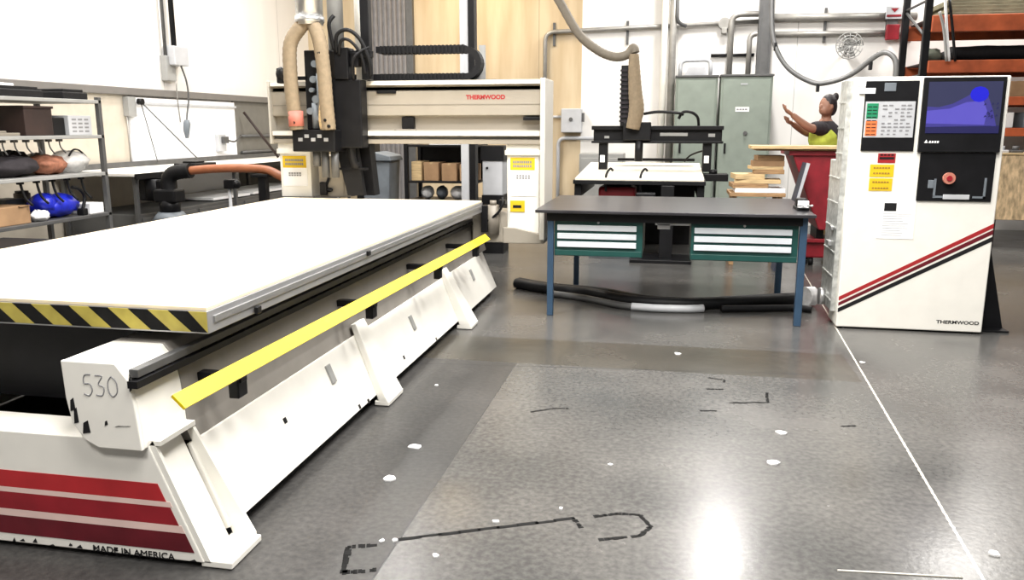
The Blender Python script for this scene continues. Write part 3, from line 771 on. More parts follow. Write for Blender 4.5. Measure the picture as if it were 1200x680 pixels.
# ------------------------------------------------------------------ second router at the back
r2 = thing('small_router', (-.3, 9.7, 0), 'small black gantry router with pale bed behind the workbench', 'machine')
t = MB()
t.prism([(9.55, .93), (11.4, 1.03), (11.4, 1.06), (9.55, .955)], 'x', -1.12, .36, .004)
bd = t.build('router_bed', mat('pale_bed', (.80, .74, .62), .6, var=.04), r2)
mb = MB(); mb.prism([(9.53, .885), (11.42, .985), (11.42, 1.03), (9.53, .93)], 'x', -1.14, .38, .004); mb.box(-1.13, -1.05, 9.6, 11.3, .74, .93); mb.box(.29, .37, 9.6, 11.3, .74, .93)
mb.build('bed_frame', BLACK, r2)
mb = MB(); mb.box(-.12, .03, 9.5, 9.7, .04, .88, .006); mb.box(-.45, .25, 9.35, 9.85, 0, .04, .006); mb.build('pedestal', BLACK, r2)
MB().box(-.40, -.18, 9.4, 9.6, .55, .80, .01).build('drive_box', BLACK, r2)
MB().box(-.9, .3, 11.0, 11.15, 0, .92, .006).build('rear_support', BLACK, r2)
gbm = MB(); gbm.box(-1.0, .585, 10.48, 10.62, 1.345, 1.55, .01); gbm.box(-1.02, .60, 10.42, 10.5, 1.505, 1.555, .006); gbm.box(-1.02, .6, 10.42, 10.5, 1.34, 1.37, .006)
gbm = gbm.build('gantry_beam', BLACK, r2)
mb = MB(); mb.box(-.17, .17, 10.47, 10.482, 1.43, 1.47, .002); mb.box(-.86, -.80, 10.47, 10.482, 1.40, 1.43); mb.box(.42, .5, 10.47, 10.482, 1.42, 1.46)
mb.build('beam_mark', GREY, gbm)
for x0, x1 in ((-.93, -.82), (.36, .47)):
    lg = MB().box(x0, x1, 10.48, 10.62, .99, 1.35, .006).build('gantry_post', BLACK, r2)
    MB().box(x0 + .02, x1 - .03, 10.465, 10.482, 1.10, 1.19, .002).build('post_plate', PAPER, lg)
mb = MB(); mb.box(.38, .68, 10.4, 10.65, .88, .97, .008); mb.cyl((.5, 10.5, .96), (.5, 10.5, 1.02), .05)
mb.build('axis_motor', BLACK, r2)
mb = MB(); mb.box(-.62, -.28, 10.30, 10.48, 1.38, 1.60, .01); mb.box(-.66, -.53, 10.32, 10.48, 1.55, 2.28, .008); mb.cyl((-.42, 10.36, 1.12), (-.42, 10.36, 1.4), .05)
sp2 = mb.build('spindle', BLACK, r2)
mb = MB()
for i in range(12): mb.box(-.67, -.56, 10.305, 10.325, 1.6 + i * .055, 1.625 + i * .055)
mb.build('cable_chain', DCLOTH, sp2)
MB().tube([(-.51, 10.28, 2.40), (-.50, 10.26, 2.2), (-.48, 10.25, 1.95), (-.46, 10.25, 1.75), (-.50, 10.26, 1.52)], [.06, .075, .085, .095, .085], n=14, k=8, ribs=.05).build('dust_sleeve', TAN, sp2)
mb = MB()
mb.box(-.72, .28, 10.95, 11.05, 1.10, 1.135, .004)
mb.tube([(.05, 10.5, 1.64), (.1, 10.5, 1.72), (.2, 10.5, 1.72), (.28, 10.52, 1.66), (.3, 10.55, 1.55)], .018, k=6); mb.tube([(-.38, 10.45, 1.70), (-.2, 10.45, 1.725), (.05, 10.45, 1.71), (.1, 10.48, 1.69)], .018, k=5)
mb.tube([(.15, 10.9, 1.10), (.22, 10.85, 1.18), (.36, 10.7, 1.24), (.42, 10.62, 1.22)], .012, k=6)
mb.build('cable_arm', BLACK, r2)
for x in (-.72, -.32):
    mb = MB(); mb.tube([(x - .04, 9.62, .80), (x - .04, 9.6, .98), (x, 9.66, 1.06), (x + .03, 9.7, 1.04)], .014, k=6)
    mb.build('clamp_arm', BLACK, r2)
hs = hose('suspended_hose', [(-1.62, 10.3, 3.35), (-1.44, 10.3, 3.06), (-1.19, 10.3, 2.66), (-.95, 10.3, 2.46), (-.75, 10.3, 2.38), (-.60, 10.3, 2.40), (-.52, 10.29, 2.48), (-.495, 10.28, 2.42)], .055, mat('grey_flex', (.17, .145, .11), .6, var=.1, scale=20), 'grey flexible hose hanging down to the small black router', ribs=.06)
o = MB().box(-.86, -.42, 9.75, 10.15, .45, .84, .03).build('toolbox', RED2)
tag(o, 'red box under the pale bed of the small black router', 'box')
o['label'] = 'red box under the pale bed of the small black router'
MB().box(-.80, -.48, 9.95, 10.0, .84, .87, .008).build('handle', BLACK, o)
tb = MB().box(-.95, -.33, 9.65, 10.25, .0, .45, .01).build('storage_cube', GBIN)
tag(tb, 'dark grey cube on the floor that carries the red box', 'box')

# ------------------------------------------------------------------ back wall services
def cabinet(x0, x1, y0, zt, label, marks):
    r = thing('electrical_cabinet', ((x0 + x1) / 2, 13.1, 0), label, 'cabinet')
    MB().box(x0, x1, y0, 13.3, 0.05, zt, .01).build('cabinet_body', EGREEN, r)
    MB().box(x0 + .03, x1 - .03, y0 + .03, 13.28, 0, .05).build('plinth', BLACK, r)
    d = MB().box(x0 + .03, x1 - .03, y0 - .02, y0 + .005, .12, zt - .04, .006).build('door', EGREEN, r)
    MB().box(x0 - .01, x1 + .01, y0 - .03, 13.3, zt, zt + .03, .004).build('roof_cap', DPIPE, r)
    mb = MB(); mb.box(x0 + .08, x0 + .11, y0 - .05, y0 - .018, 1.15, 1.30, .004); mb.build('handle', BLACK, d)
    if marks:
        mb = MB(); mb.box(x0 + .22, x0 + .42, y0 - .024, y0 - .019, 1.76, 1.83); mb.build('white_label', PAPER, d)
        mb = MB()
        for i in range(4): mb.box(x0 + .24 + i * .04, x0 + .27 + i * .04, y0 - .026, y0 - .023, 1.785, 1.805)
        mb.build('label_print', GINK, d)
        mb = MB(); mb.box(x0 + .28, x0 + .38, y0 - .024, y0 - .019, 2.15, 2.17); mb.build('maker_plate', GRAYL, d)
        mb = MB(); mb.cyl((x0 + .38, y0 - .02, 1.45), (x0 + .38, y0 - .05, 1.45), .03, n=12); mb.build('lock', DPIPE, d)
    return r
cabinet(0.0, .62, 12.85, 2.27, 'grey green switchgear cabinet with a vent box on top, left of the pair', False)
cabinet(.66, 1.40, 12.75, 2.27, 'grey green switchgear cabinet with a small white label, right of the pair', True)
o = MB(); o.prism([(.12, 2.301), (.46, 2.301), (.42, 2.43), (.18, 2.43)], 'y', 12.9, 13.2, .006); 
for i in range(5): o.box(.19 + i * .045, .215 + i * .045, 12.895, 12.91, 2.33, 2.41)
tag(o.build('vent_box', GRAYL), 'light grey vent box on top of the left switchgear cabinet', 'box')
o = MB(); o.box(1.20, 1.40, 13.34, 13.48, 0, CEIL, .01); o.box(1.24, 1.36, 13.32, 13.35, 0, CEIL)
struct(o.build('column', DPIPE)); 
def pipe(pts, r, mt, label, name='conduit', k=1):
    return tag(MB().tube(pts, r, n=10, k=k).build(name, mt), label, 'pipe')
def bend(pts, rad=.12, n=5):
    out = [Vector(pts[0])]
    for i in range(1, len(pts) - 1):
        p = Vector(pts[i]); a = (Vector(pts[i - 1]) - p).normalized(); c = (Vector(pts[i + 1]) - p).normalized()
        for j in range(n + 1):
            t = j / n
            q = p + a * rad * (1 - t) ** 2 + c * rad * t ** 2
            out.append(q)
    out.append(Vector(pts[-1]))
    return out
YW = 13.44
pipe(bend([(-2.09, YW, 0.9), (-2.09, YW, 3.03), (1.2, YW, 3.12)], .15), .035, PIPE, 'long grey conduit running along the cream wall and bending down behind the bridge')
pipe([(1.41, YW - .0, 3.17), (3.45, YW - .0, 3.14)], .06, PIPE, 'thick grey pipe along the upper back wall right of the dark column')
pipe([(1.41, YW, 2.93), (3.45, YW, 2.91)], .04, PIPE, 'thinner grey pipe under the thick one right of the dark column')
pipe([(-.07, YW - .10, 0), (-.07, YW - .10, CEIL)], .055, PIPE, 'vertical grey pipe running to the ceiling left of the switchgear cabinets')
pipe([(-.20, YW - .10, 0), (-.20, YW - .10, CEIL)], .05, WHITE, 'white vertical pipe beside the grey riser left of the switchgear')
pipe(bend([(.80, YW - .1, 2.31), (.80, YW - .1, 3.22), (1.19, YW - .1, 3.22)], .14), .045, PIPE, 'grey conduit rising from the right switchgear cabinet and bending to the column, higher one')
pipe(bend([(1.08, YW - .1, 2.31), (1.08, YW - .1, 2.93), (1.19, YW - .1, 2.93)], .10), .038, PIPE, 'short grey conduit hooking from the right switchgear cabinet to the column, lower one')
pipe(bend([(.06, YW - .1, 2.31), (.06, YW - .1, 2.55), (.52, YW - .1, 2.56), (.52, YW - .1, 2.31)], .1), .03, GRAYL, 'pale arched pipe above the left switchgear cabinet')
pipe([(.52, YW + .02, 2.63), (1.17, YW + .02, 2.63)], .025, BLACK, 'short black strut across the conduits above the switchgear', 'strut')
o = MB(); o.cyl((.70, YW + .05, 3.10), (.70, YW - .06, 3.10), .09); o.box(.66, .74, YW - .08, YW + .05, 2.95, 3.03, .005)
tag(o.build('junction_box', PIPE), 'round grey junction box on the conduit above the switchgear', 'box')
pipe(bend([(-.02, YW - .14, 3.8), (-.02, YW - .14, 3.12), (.12, YW - .06, 3.07)], .1), .03, DPIPE, 'dark cable pipe looping beside the top of the grey riser')
for x in (-1.95, -.78):
    tag(MB().box(x - .02, x + .02, YW + .03, YB, 2.82, 3.18, .004).build('pipe_bracket', DPIPE), 'dark bracket holding the long conduit, ' + ('left one by the bend' if x < -1.5 else 'right one above the small router'), 'bracket')
tag(MB().box(3.02 - .86, 3.06 - .86, YW + .02, YB, 2.80, 3.3, .004).build('pipe_bracket', DPIPE), 'dark upright bracket carrying the two pipes left of the red alarm', 'bracket')
o = thing('disconnect_box', (-1.6, 13.4, 1.45), 'grey electrical box with lever on the wall right of the bridge', 'box')
MB().box(-1.80, -1.47, 13.3, 13.5, 1.45, 1.83, .012).build('box_body', GRAYL, o)
mb = MB(); mb.box(-1.47, -1.43, 13.33, 13.4, 1.62, 1.76, .006); mb.cyl((-1.64, 13.3, 1.66), (-1.64, 13.28, 1.66), .03); mb.build('lever', DPIPE, o)
pipe(bend([(-1.05, YW, 1.36), (-1.86, YW, 1.36), (-1.86, YW, .0)], .12), .03, GRAYL, 'pale conduit bending down to the floor below the grey electrical box')
pipe([(-2.05, YW, 1.70), (-1.81, YW, 1.70)], .022, GRAYL, 'short pale conduit entering the left side of the grey electrical box')
o = MB(); o.box(-1.45, -.75, 12.9, 13.3, .0, 1.13, .012); o.box(-1.42, -1.12, 12.885, 12.905, .1, 1.06, .005); o.box(-1.08, -.78, 12.885, 12.905, .1, 1.06, .005)
tag(o.build('low_cabinet', GREY), 'low grey cabinet against the back wall behind the small router', 'cabinet')
# black hose swinging above the control cabinet
sw = hose('air_line', [(.74, 7.4, 2.95), (.755, 7.35, 2.58), (.785, 7.3, 2.25), (.90, 7.25, 2.03), (1.09, 7.2, 1.905), (1.22, 7.15, 1.90), (1.38, 7.1, 1.96), (1.53, 7.0, 2.09), (1.60, 6.95, 2.105), (1.655, 6.92, 2.04), (1.665, 6.92, 1.905)], .02, DPIPE, 'thin dark air line looping above the control cabinet')
for (x, y, z) in ((.80, 7.29, 2.21), (1.14, 7.18, 1.87), (1.50, 7.03, 2.03)):
    MB().box(x - .012, x + .012, y - .02, y + .02, z - .045, z + .02, .004).build('hose_tie', BLACK, sw)
# fan
fn = thing('wall_fan', (2.45, 13.3, 2.6), 'small grey fan mounted on the white wall above the person', 'fan')
mb = MB()
for k in range(3):
    rr = .10 + .045 * k
    mb.tube([(2.50 + rr * math.cos(i * .3927), 13.2, 2.72 + rr * math.sin(i * .3927)) for i in range(17)], .008, n=6)
for i in range(12):
    a_ = i * .5236; mb.cyl((2.50, 13.19, 2.72), (2.50 + .19 * math.cos(a_), 13.2, 2.72 + .19 * math.sin(a_)), .005, n=6)
mb.build('fan_guard', GREY, fn)
mb = MB(); mb.cyl((2.50, 13.22, 2.72), (2.50, 13.36, 2.72), .06); mb.cyl((2.5, 13.3, 2.72), (2.5, 13.5, 2.62), .025); mb.build('fan_motor', DPIPE, fn)
for i in range(4):
    a_ = i * 1.5708 + .4
    MB().obox((2.50 + .09 * math.cos(a_), 13.215, 2.72 + .09 * math.sin(a_)), (.15, .008, .07), ry=-a_, rx=.3).build('fan_blade', GREY, fn)
# red alarm and pull station
o = thing('fire_alarm', (3.10, 13.45, 3.0), 'red fire bell box with a small sign above, on the pipes by the rack', 'alarm')
MB().box(3.02, 3.20, 13.30, 13.38, 2.80, 3.02, .01).build('red_box', REDP, o)
mb = MB(); mb.box(3.0, 3.22, 13.33, 13.36, 3.10, 3.28, .004); mb.build('sign_plate', GRAYL, o)
mb = MB(); mb.prism([(3.06, 3.25), (3.17, 3.25), (3.115, 3.19)], 'y', 13.322, 13.331); mb.box(3.01, 3.21, 13.322, 13.331, 3.13, 3.16); mb.build('sign_mark', REDP, o)
MB().box(3.04, 3.18, 13.36, 13.5, 2.84, 3.25).build('back_plate', DPIPE, o)

# ------------------------------------------------------------------ pallet rack on the right
pr_ = thing('pallet_rack', (4.7, 12.5, 0), 'orange beamed pallet rack with dark uprights behind the control cabinet', 'rack')
for x in (3.22, 6.55):
    for y in (12.0, 13.1):
        MB().box(x - .045, x + .045, y - .04, y + .04, 0, 4.2, .006).build('upright', BLACK, pr_)
    mb = MB()
    for i in range(8):
        z = .3 + i * .48
        mb.cyl((x, 12.0, z), (x, 13.1, z + (.45 if i % 2 else 0)), .018, n=8)
    mb.build('lattice', DPIPE, pr_)
for z0, z1 in ((2.76, 2.97), (2.24, 2.40), (1.82, 1.93), (1.42, 1.53)):
    for y in (11.95, 13.14):
        MB().box(3.26, 6.51, y - .025, y + .025, z0, z1, .008).build('rack_beam', ORANGE, pr_)
    MB().box(3.30, 6.48, 12.0, 13.1, z1 - .02, z1 - .0).build('rack_deck', BROWN, pr_)
# loads on the rack
for i in range(5):
    z = 2.97 + .045 * i
    tag(MB().box(3.5 - .05 * (i % 2), 6.2 + .06 * (i % 3), 12.05 + .01 * i, 13.0, z, z + .043, .004).build('plank', mat('weathered_plank', (.22, .20, .13), .8, var=.2)), 'weathered olive plank on the top orange rack beam, ' + ['lowest', 'second from the bottom', 'middle', 'second from the top', 'topmost'][i] + ' of its stack', 'board', 'planks stacked on the rack top')
o = MB().tube([(3.62, 12.3, 2.50), (4.2, 12.3, 2.51), (5.2, 12.3, 2.50), (6.3, 12.3, 2.50)], .10, n=14, k=6).jitter(.005).build('tarp_roll', RUBBER)
tag(o, 'long black tarp roll on the middle shelf of the orange rack', 'roll')
for i, (x, z, s, lab) in enumerate([(3.36, 2.40, .14, 'grey green bundle at the left end of the middle rack shelf'), (3.55, 2.40, .1, 'small dark bundle beside the tarp roll end')]):
    o = MB().ball((x, 12.2, z + s * .62), (s, s, s * .62)).jitter(.015).build('bundle', mat('moss_cloth%d' % i, (.12, .13, .10) if not i else (.05, .05, .05), .9))
    tag(o, lab, 'bundle')
for i, (x, y, h, lab) in enumerate([(3.34, 11.85, .9, 'thin white rod'), (3.42, 11.88, .75, 'black rod'), (3.30, 11.83, .6, 'grey rod')]):
    o = MB().tube([(x + .15, y, 2.98 - .6), (x + .08, y, 2.98 - .2), (x, y - .02, 2.4 + h)], .018, n=8, k=4).build('hanging_cord', [PAPER, BLACK, GREY][i])
    tag(o, ['white', 'black', 'grey'][i] + ' cord hanging at the left end of the orange rack', 'cord')
for i, (x, z, mt, lab) in enumerate([(4.30, 1.53, PAPER, 'small white carton on the lower rack shelf right of the screen'), (4.42, 1.93, CARD, 'brown carton on the third rack shelf right of the screen'), (4.62, 1.53, GBIN, 'grey bin on the lower rack shelf at the photo edge')]):
    o = MB().box(x - .1, x + .1, 12.02, 12.4, z, z + .2, .01).build('carton', mt)
    MB().box(x - .02, x + .02, 12.018, 12.4, z + .198, z + .203).build('tape_band', WOODL, o)
    tag(o, lab, 'box')
# crate in front of the rack
cr_ = thing('wood_crate', (4.9, 11.6, 0), 'rough strand board crate on the floor right of the control cabinet', 'crate')
MB().box(4.0, 5.8, 11.5, 11.93, .36, 1.19, .006).build('crate_body', CHIP, cr_)
mb = MB()
for x in (4.05, 4.85, 5.65):
    mb.box(x, x + .10, 11.52, 11.9, 0, .36, .004)
mb.build('skid', BROWN, cr_)
mb = MB(); mb.box(3.98, 5.82, 11.48, 11.95, 1.19, 1.215, .004); mb.build('lid', WOODL, cr_)
for i, (x, lab, mt) in enumerate([(4.15, 'grey metal fitting on the crate lid, left one', GRAYL), (4.32, 'dark metal fitting on the crate lid beside the grey one', DPIPE)]):
    o = MB(); o.box(x - .07, x + .07, 11.55, 11.7, 1.215, 1.25, .008); o.cyl((x, 11.62, 1.25), (x, 11.62, 1.30), .04)
    tag(o.build('metal_fitting', mt), lab, 'fitting')

# ------------------------------------------------------------------ red hopper, lumber and person
hp = thing('red_hopper', (1.75, 9.7, 0), 'red steel dump hopper standing between workbench and control cabinet', 'hopper')
mb = MB(); mb.prism([(1.28, 1.27), (2.25, 1.27), (2.25, .42), (1.62, .42)], 'y', 9.45, 10.15, .01); mb.box(1.25, 2.28, 9.42, 10.18, 1.235, 1.285, .006)
mb.build('hopper_bin', REDP, hp)
mb = MB(); mb.box(1.50, 2.2, 9.55, 10.05, .09, .30, .02); mb.box(1.50, 2.2, 9.5, 9.56, .27, .31, .006)
mb.build('hopper_base', REDP, hp)
mb = MB(); mb.box(1.62, 1.70, 9.6, 10.0, .30, .43); mb.box(2.05, 2.13, 9.6, 10.0, .30, .43); mb.build('rocker', BLACK, hp)
for x in (1.58, 2.12):
    for y in (9.6, 9.98):
        MB().cyl((x - .025, y, .045), (x + .025, y, .045), .045).build('wheel', RUBBER, hp)
lp = MB(); lp.prism([(1.12, .89 - .89), (1.155, 0), (1.42, 1.16), (1.385, 1.17)], 'y', 9.10, 9.36, .004)
lpn = lp.build('leaning_panel', mat('navy_panel', (.035, .04, .06), .5))
tag(lpn, 'dark panel with pale edge leaning before the red hopper', 'panel')
MB().prism([(1.39, 1.172), (1.425, 1.163), (1.157, -.0), (1.15, .0)], 'y', 9.095, 9.10).build('pale_edge', GRAYL, lpn)
# boards across the hopper
tag(MB().box(.84, 2.05, 9.35, 9.75, 1.306, 1.342, .004).build('board', WOODL), 'long pale board lying across the hopper top, uppermost of the lumber', 'board')
tag(MB().box(.90, 1.98, 9.42, 9.85, 1.286, 1.306, .002).build('board', WOOD), 'thin brown sheet directly under the long pale board on the hopper', 'board')
# lumber pile on a pallet stand
ps = thing('lumber_stand', (1.0, 10.6, 0), 'wooden stand under the loose lumber pile behind the workbench', 'stand')
MB().box(.64, 1.24, 9.4, 9.98, .78, .82, .004).build('stand_top', WOOD, ps)
for x in (.67, 1.16):
    for y in (9.43, 9.9):
        MB().box(x, x + .05, y, y + .05, 0, .78, .003).build('leg', WOOD, ps)
LUM = [(.70, 1.24, .82, .05, 0, 'white', PAPER), (.66, 1.05, .87, .05, 3, 'brown', WOOD), (.70, 1.20, .92, .045, -4, 'pale', WOODL), (.68, 1.0, .965, .06, 6, 'yellow', WOODL), (.90, 1.23, 1.025, .05, -3, 'tan', WOOD), (.86, 1.20, 1.075, .035, 5, 'thin', WOODL), (.88, 1.22, 1.11, .06, 0, 'brown', CARD), (.92, 1.21, 1.17, .06, 4, 'reddish', WOOD)]
for i, (x0, x1, z, h, rz, w_, mt) in enumerate(LUM):
    o = MB().obox(((x0 + x1) / 2, 9.66, z + h / 2), (x1 - x0, .40 - .02 * i, h - .001), rz=R(rz), bev=.003).build('lumber_offcut', mt)
    tag(o, ['white offcut at the bottom of the lumber pile', 'brown offcut second from the bottom of the lumber pile', 'pale offcut third from the bottom of the lumber pile', 'short thick yellowish offcut at mid height, left side of the lumber pile', 'tan offcut at mid height of the lumber pile, set to the right', 'thin pale offcut third from the top of the lumber pile', 'cardboard coloured block second from the top of the lumber pile', 'reddish brown block on top of the lumber pile'][i], 'board', 'offcuts in the lumber pile')

def remesh(mb, vox, name, mt, parent):
    o = mb.build('tmp', mt, parent)
    md = o.modifiers.new('r', 'REMESH'); md.mode = 'VOXEL'; md.voxel_size = vox; md.use_smooth_shade = True
    sm = o.modifiers.new('s', 'SMOOTH'); sm.iterations = 3; sm.factor = .5
    bpy.context.view_layer.update()
    me = bpy.data.meshes.new_from_object(o.evaluated_get(bpy.context.evaluated_depsgraph_get()))
    bpy.data.objects.remove(o)
    for p in me.polygons: p.use_smooth = True
    q = bpy.data.objects.new(name, me); COL.objects.link(q); q.parent = parent
    me.materials.clear(); me.materials.append(mt)
    return q
pe = thing('person', (1.93, 10.55, 0), 'person in dark top and yellow green vest leaning over the lumber with arms stretched out', 'person')
PX = 10.55
pel = (2.02, PX, .95); che = (1.90, PX - .08, 1.36); nk = (1.875, PX - .10, 1.56); hdc = (1.865, PX - .14, 1.70)
sL = (1.80, PX - .24, 1.45); eL = (1.66, PX - .36, 1.46); wL = (1.46, PX - .42, 1.60)
sR = (1.86, PX + .08, 1.45); eR = (1.70, PX - .05, 1.40); wR = (1.50, PX - .22, 1.50)
b = MB()
b.tube([pel, (1.97, PX - .03, 1.12), che, (1.875, PX - .1, 1.48), nk], [.145, .13, .15, .11, .055], n=16, k=6)
b.tube([(1.87, PX - .1, 1.5), nk, hdc], .055, n=12, k=4)
b.ball(hdc, (.085, .09, .115)); b.ball((1.835, PX - .17, 1.655), (.06, .06, .06))
b.ball((1.79, PX - .20, 1.69), (.022, .018, .026)); b.ball((1.80, PX - .195, 1.655), (.02, .028, .01)); b.ball((1.905, PX - .215, 1.69), (.02, .012, .03)); b.ball((1.89, PX - .055, 1.69), (.02, .012, .03))
for S, E_, W in ((sL, eL, wL), (sR, eR, wR)):
    b.tube([che, S, E_, W], [.07, .062, .048, .03], n=12, k=6); b.ball(S, .07)
    S_, E2, W2 = Vector(S), Vector(E_), Vector(W)
    d = (W2 - E2).normalized(); sd = d.cross(Vector((0, 1, 0))).normalized(); lt = sd.cross(d)
    b.tube([W2, W2 + d * .05, W2 + d * .09], [.028, .036, .034], n=10, flat=(.6, 1.1))
    for i, ln in enumerate((.065, .078, .072, .055)):
        o0 = W2 + d * .085 + lt * (.03 - .02 * i)
        b.tube([o0, o0 + d * ln * .5 - sd * .006, o0 + d * ln * .8 - sd * .022, o0 + d * ln - sd * .035], .0095, n=8, k=2)
    o0 = W2 + d * .03 + lt * .03
    b.tube([o0, o0 + d * .03 + lt * .022 - sd * .01, o0 + d * .065 + lt * .026 - sd * .022], .011, n=8, k=2)
for s in (-1, 1):
    b.tube([(2.02, PX + s * .09, .95), (2.02, PX + s * .10, .52), (2.06, PX + s * .10, .10)], [.09, .065, .045], n=12, k=5)
    b.tube([(2.07, PX + s * .10, .05), (1.98, PX + s * .11, .04), (1.86, PX + s * .12, .03)], [.045, .045, .035], n=10, k=3)
remesh(b, .0075, 'body', SKIN, pe)
c = MB(); c.tube([(2.02, PX, .90), (1.975, PX - .03, 1.12), che, (1.878, PX - .1, 1.47), (1.876, PX - .1, 1.535)], [.165, .15, .168, .13, .075], n=16, k=6)
for S, E_ in ((sL, eL), (sR, eR)):
    c.tube([che, S, Vector(S).lerp(Vector(E_), .75)], [.085, .082, .064], n=12, k=6); c.ball(S, .085)
remesh(c, .011, 'dark_shirt', DCLOTH, pe)
c = MB(); c.tube([(1.98, PX - .02, 1.0), (1.935, PX - .05, 1.15), (1.855, PX - .11, 1.36), (1.835, PX - .135, 1.46)], [.168, .160, .172, .118], n=16, k=6)
remesh(c, .011, 'vest', HIVIS, pe)
c = MB()
for s in (-1, 1):
    c.tube([(2.02, PX + s * .085, 1.0), (2.02, PX + s * .10, .52), (2.06, PX + s * .10, .09)], [.11, .085, .07], n=12, k=5)
c.ball((2.02, PX, .96), (.16, .17, .10))
remesh(c, .011, 'trousers', TROU, pe)
c = MB(); c.ball((1.885, PX - .13, 1.735), (.088, .097, .10)); c.ball((1.93, PX - .12, 1.69), (.05, .08, .10)); c.ball((1.955, PX - .12, 1.80), (.035, .035, .05))
remesh(c, .008, 'hair', HAIR, pe)
for s in (-1, 1):
    c = MB(); c.tube([(2.08, PX + s * .10, .055), (1.98, PX + s * .11, .05), (1.85, PX + s * .12, .04)], [.055, .055, .042], n=12, k=4); c.box(1.82, 2.13, PX + s * .11 - .045, PX + s * .11 + .045, 0, .03, .01)
    remesh(c, .009, 'boot', RUBBER, pe)

pe.scale = (1.05, 1.05, 1.05); pe.location.x = 1.84

# ------------------------------------------------------------------ things behind the gantry
sr = thing('storage_shelf', (-2.8, 9.9, 0), 'dark steel shelf seen under the bridge holding brown cartons', 'shelf')
for x in (-3.24, -2.36):
    for y in (9.72, 10.28):
        MB().box(x - .025, x + .025, y - .025, y + .025, 0, 1.45, .003).build('post', BLACK, sr)
for z in (.62, .86, 1.30):
    MB().box(-3.26, -2.34, 9.70, 10.3, z, z + .025, .003).build('shelf_board', BLACK, sr)
MB().box(-3.26, -2.34, 10.28, 10.30, .88, 1.30).build('dark_backing', BLACK, sr)  # black sheet added to darken the gaps between the cartons
for i, x in enumerate((-3.19, -3.03, -2.80, -2.57)):
    w_ = .13 if i == 0 else .19
    o = MB().box(x, x + w_, 9.76, 10.1, .885, 1.12 - .01 * i, .005).build('carton', [WOODL, CARD, CARD, CARD][i])
    MB().box(x + w_ * .42, x + w_ * .58, 9.757, 10.1, 1.10 - .01 * i, 1.122 - .01 * i).build('tape_band', WOODL, o)
    tag(o, ['narrow pale carton at the left end of the row under the bridge', 'brown carton second from the left in the row under the bridge', 'brown carton third from the left in the row under the bridge', 'brown carton at the right end of the row under the bridge'][i], 'box', 'cartons on the dark shelf')
for i, (x, w_, mt) in enumerate([(-3.12, .16, PAPER), (-2.92, .14, GBIN), (-2.74, .2, PAPER), (-2.50, .1, SILVER)]):
    o = MB().ball((x + w_ / 2, 9.95, .73), (w_ / 2, .12, .085), seg=16).jitter(.006).build('wrapped_part', mt)
    tag(o, ['white wrapped part on the lower shelf, left under the cartons', 'dark wrapped part on the lower shelf under the second carton', 'white wrapped part on the lower shelf under the third carton', 'silver part at the right end of the lower shelf'][i], 'part')
o = MB().box(-2.95, -2.55, 9.74, 10.1, 1.325, 1.36, .006).build('white_tray', PAPER); tag(o, 'flat white tray on the top board of the dark shelf', 'tray')
bn = thing('waste_bin', (-3.62, 9.8, 0), 'grey wheeled waste bin under the left of the bridge', 'bin')
mb = MB(); mb.prism([(-3.74, .05), (-3.48, .05), (-3.42, 1.13), (-3.80, 1.13)], 'y', 9.62, 10.02, .015); mb.build('bin_body', GBIN, bn)
mb = MB(); mb.prism([(-3.83, 1.13), (-3.39, 1.13), (-3.41, 1.19), (-3.61, 1.24), (-3.81, 1.19)], 'y', 9.58, 10.05, .01); mb.build('lid', GBIN, bn)
for x in (-3.76, -3.46):
    MB().cyl((x - .02, 10.05, .07), (x + .02, 10.05, .07), .07).build('wheel', RUBBER, bn)
o = MB(); o.box(-4.02, -3.86, 10.0, 10.5, 0, 1.5, .01); o.box(-4.0, -3.88, 9.99, 10.0, .2, 1.4, .003)
tag(o.build('dark_locker', BLACK), 'tall black locker left of the grey waste bin under the bridge', 'locker')
for i, z in enumerate((1.0, .86, .74)):
    pass
hw = thing('control_box', (-2.15, 9.9, 0), 'grey panel box on a black stand beside the right leg of the bridge', 'box')
MB().box(-2.28, -2.03, 9.75, 10.05, .72, 1.14, .008).build('panel_box', GRAYL, hw)
MB().box(-2.30, -2.01, 9.73, 10.1, 1.14, 1.32, .006).build('hood', BLACK, hw); MB().box(-2.29, -2.02, 9.74, 10.08, 0, .72, .006).build('stand', BLACK, hw)
mb = MB(); mb.cyl((-2.22, 9.752, 1.05), (-2.22, 9.73, 1.05), .015, n=10); mb.build('button', BLACK, hw)

# ------------------------------------------------------------------ left side: rack and its load
rk = thing('shelving_rack', (-5.3, 5.4, 0), 'tall open shelving rack crowded with supplies along the left wall', 'rack')
for x in (-5.0, -5.62):
    for y in (4.3, 6.5):
        MB().box(x - .02, x + .02, y - .02, y + .02, 0, 1.80, .003).build('post', DPIPE, rk)
SHZ = (1.775, 1.475, 1.15, .79, .35)
for z in SHZ:
    MB().box(-5.64, -4.98, 4.28, 6.52, z - .03, z, .004).build('shelf_board', GREY if z > 1.1 else DPIPE, rk)
def item(o, label, cat, group=None):
    return tag(o, label, cat, group)
for i, (y0, y1, lab) in enumerate([(4.7, 5.9, 'long black tray on top of the left shelving rack'), (6.12, 6.42, 'short black case on top of the left shelving rack near its post')]):
    o = MB(); o.box(-5.35, -5.03, y0, y1, 1.775, 1.835, .008); o.box(-5.33, -5.05, y0 + .03, y1 - .03, 1.835, 1.86, .004)
    item(o.build('tool_tray', RUBBER), lab, 'tray')
o = MB().box(-5.60, -5.38, 4.6, 6.0, 1.775, 1.90, .01).build('foam_sheet', PAPER); item(o, 'white foam block behind the long black tray on the rack top', 'foam')
o = MB().box(-5.40, -5.02, 5.66, 5.96, 1.475, 1.70, .006).build('carton', BROWN); item(o, 'dark brown box on the upper shelf of the left rack', 'box')
MB().box(-5.41, -5.01, 5.65, 5.97, 1.69, 1.71, .003).build('lid', BROWN, o)
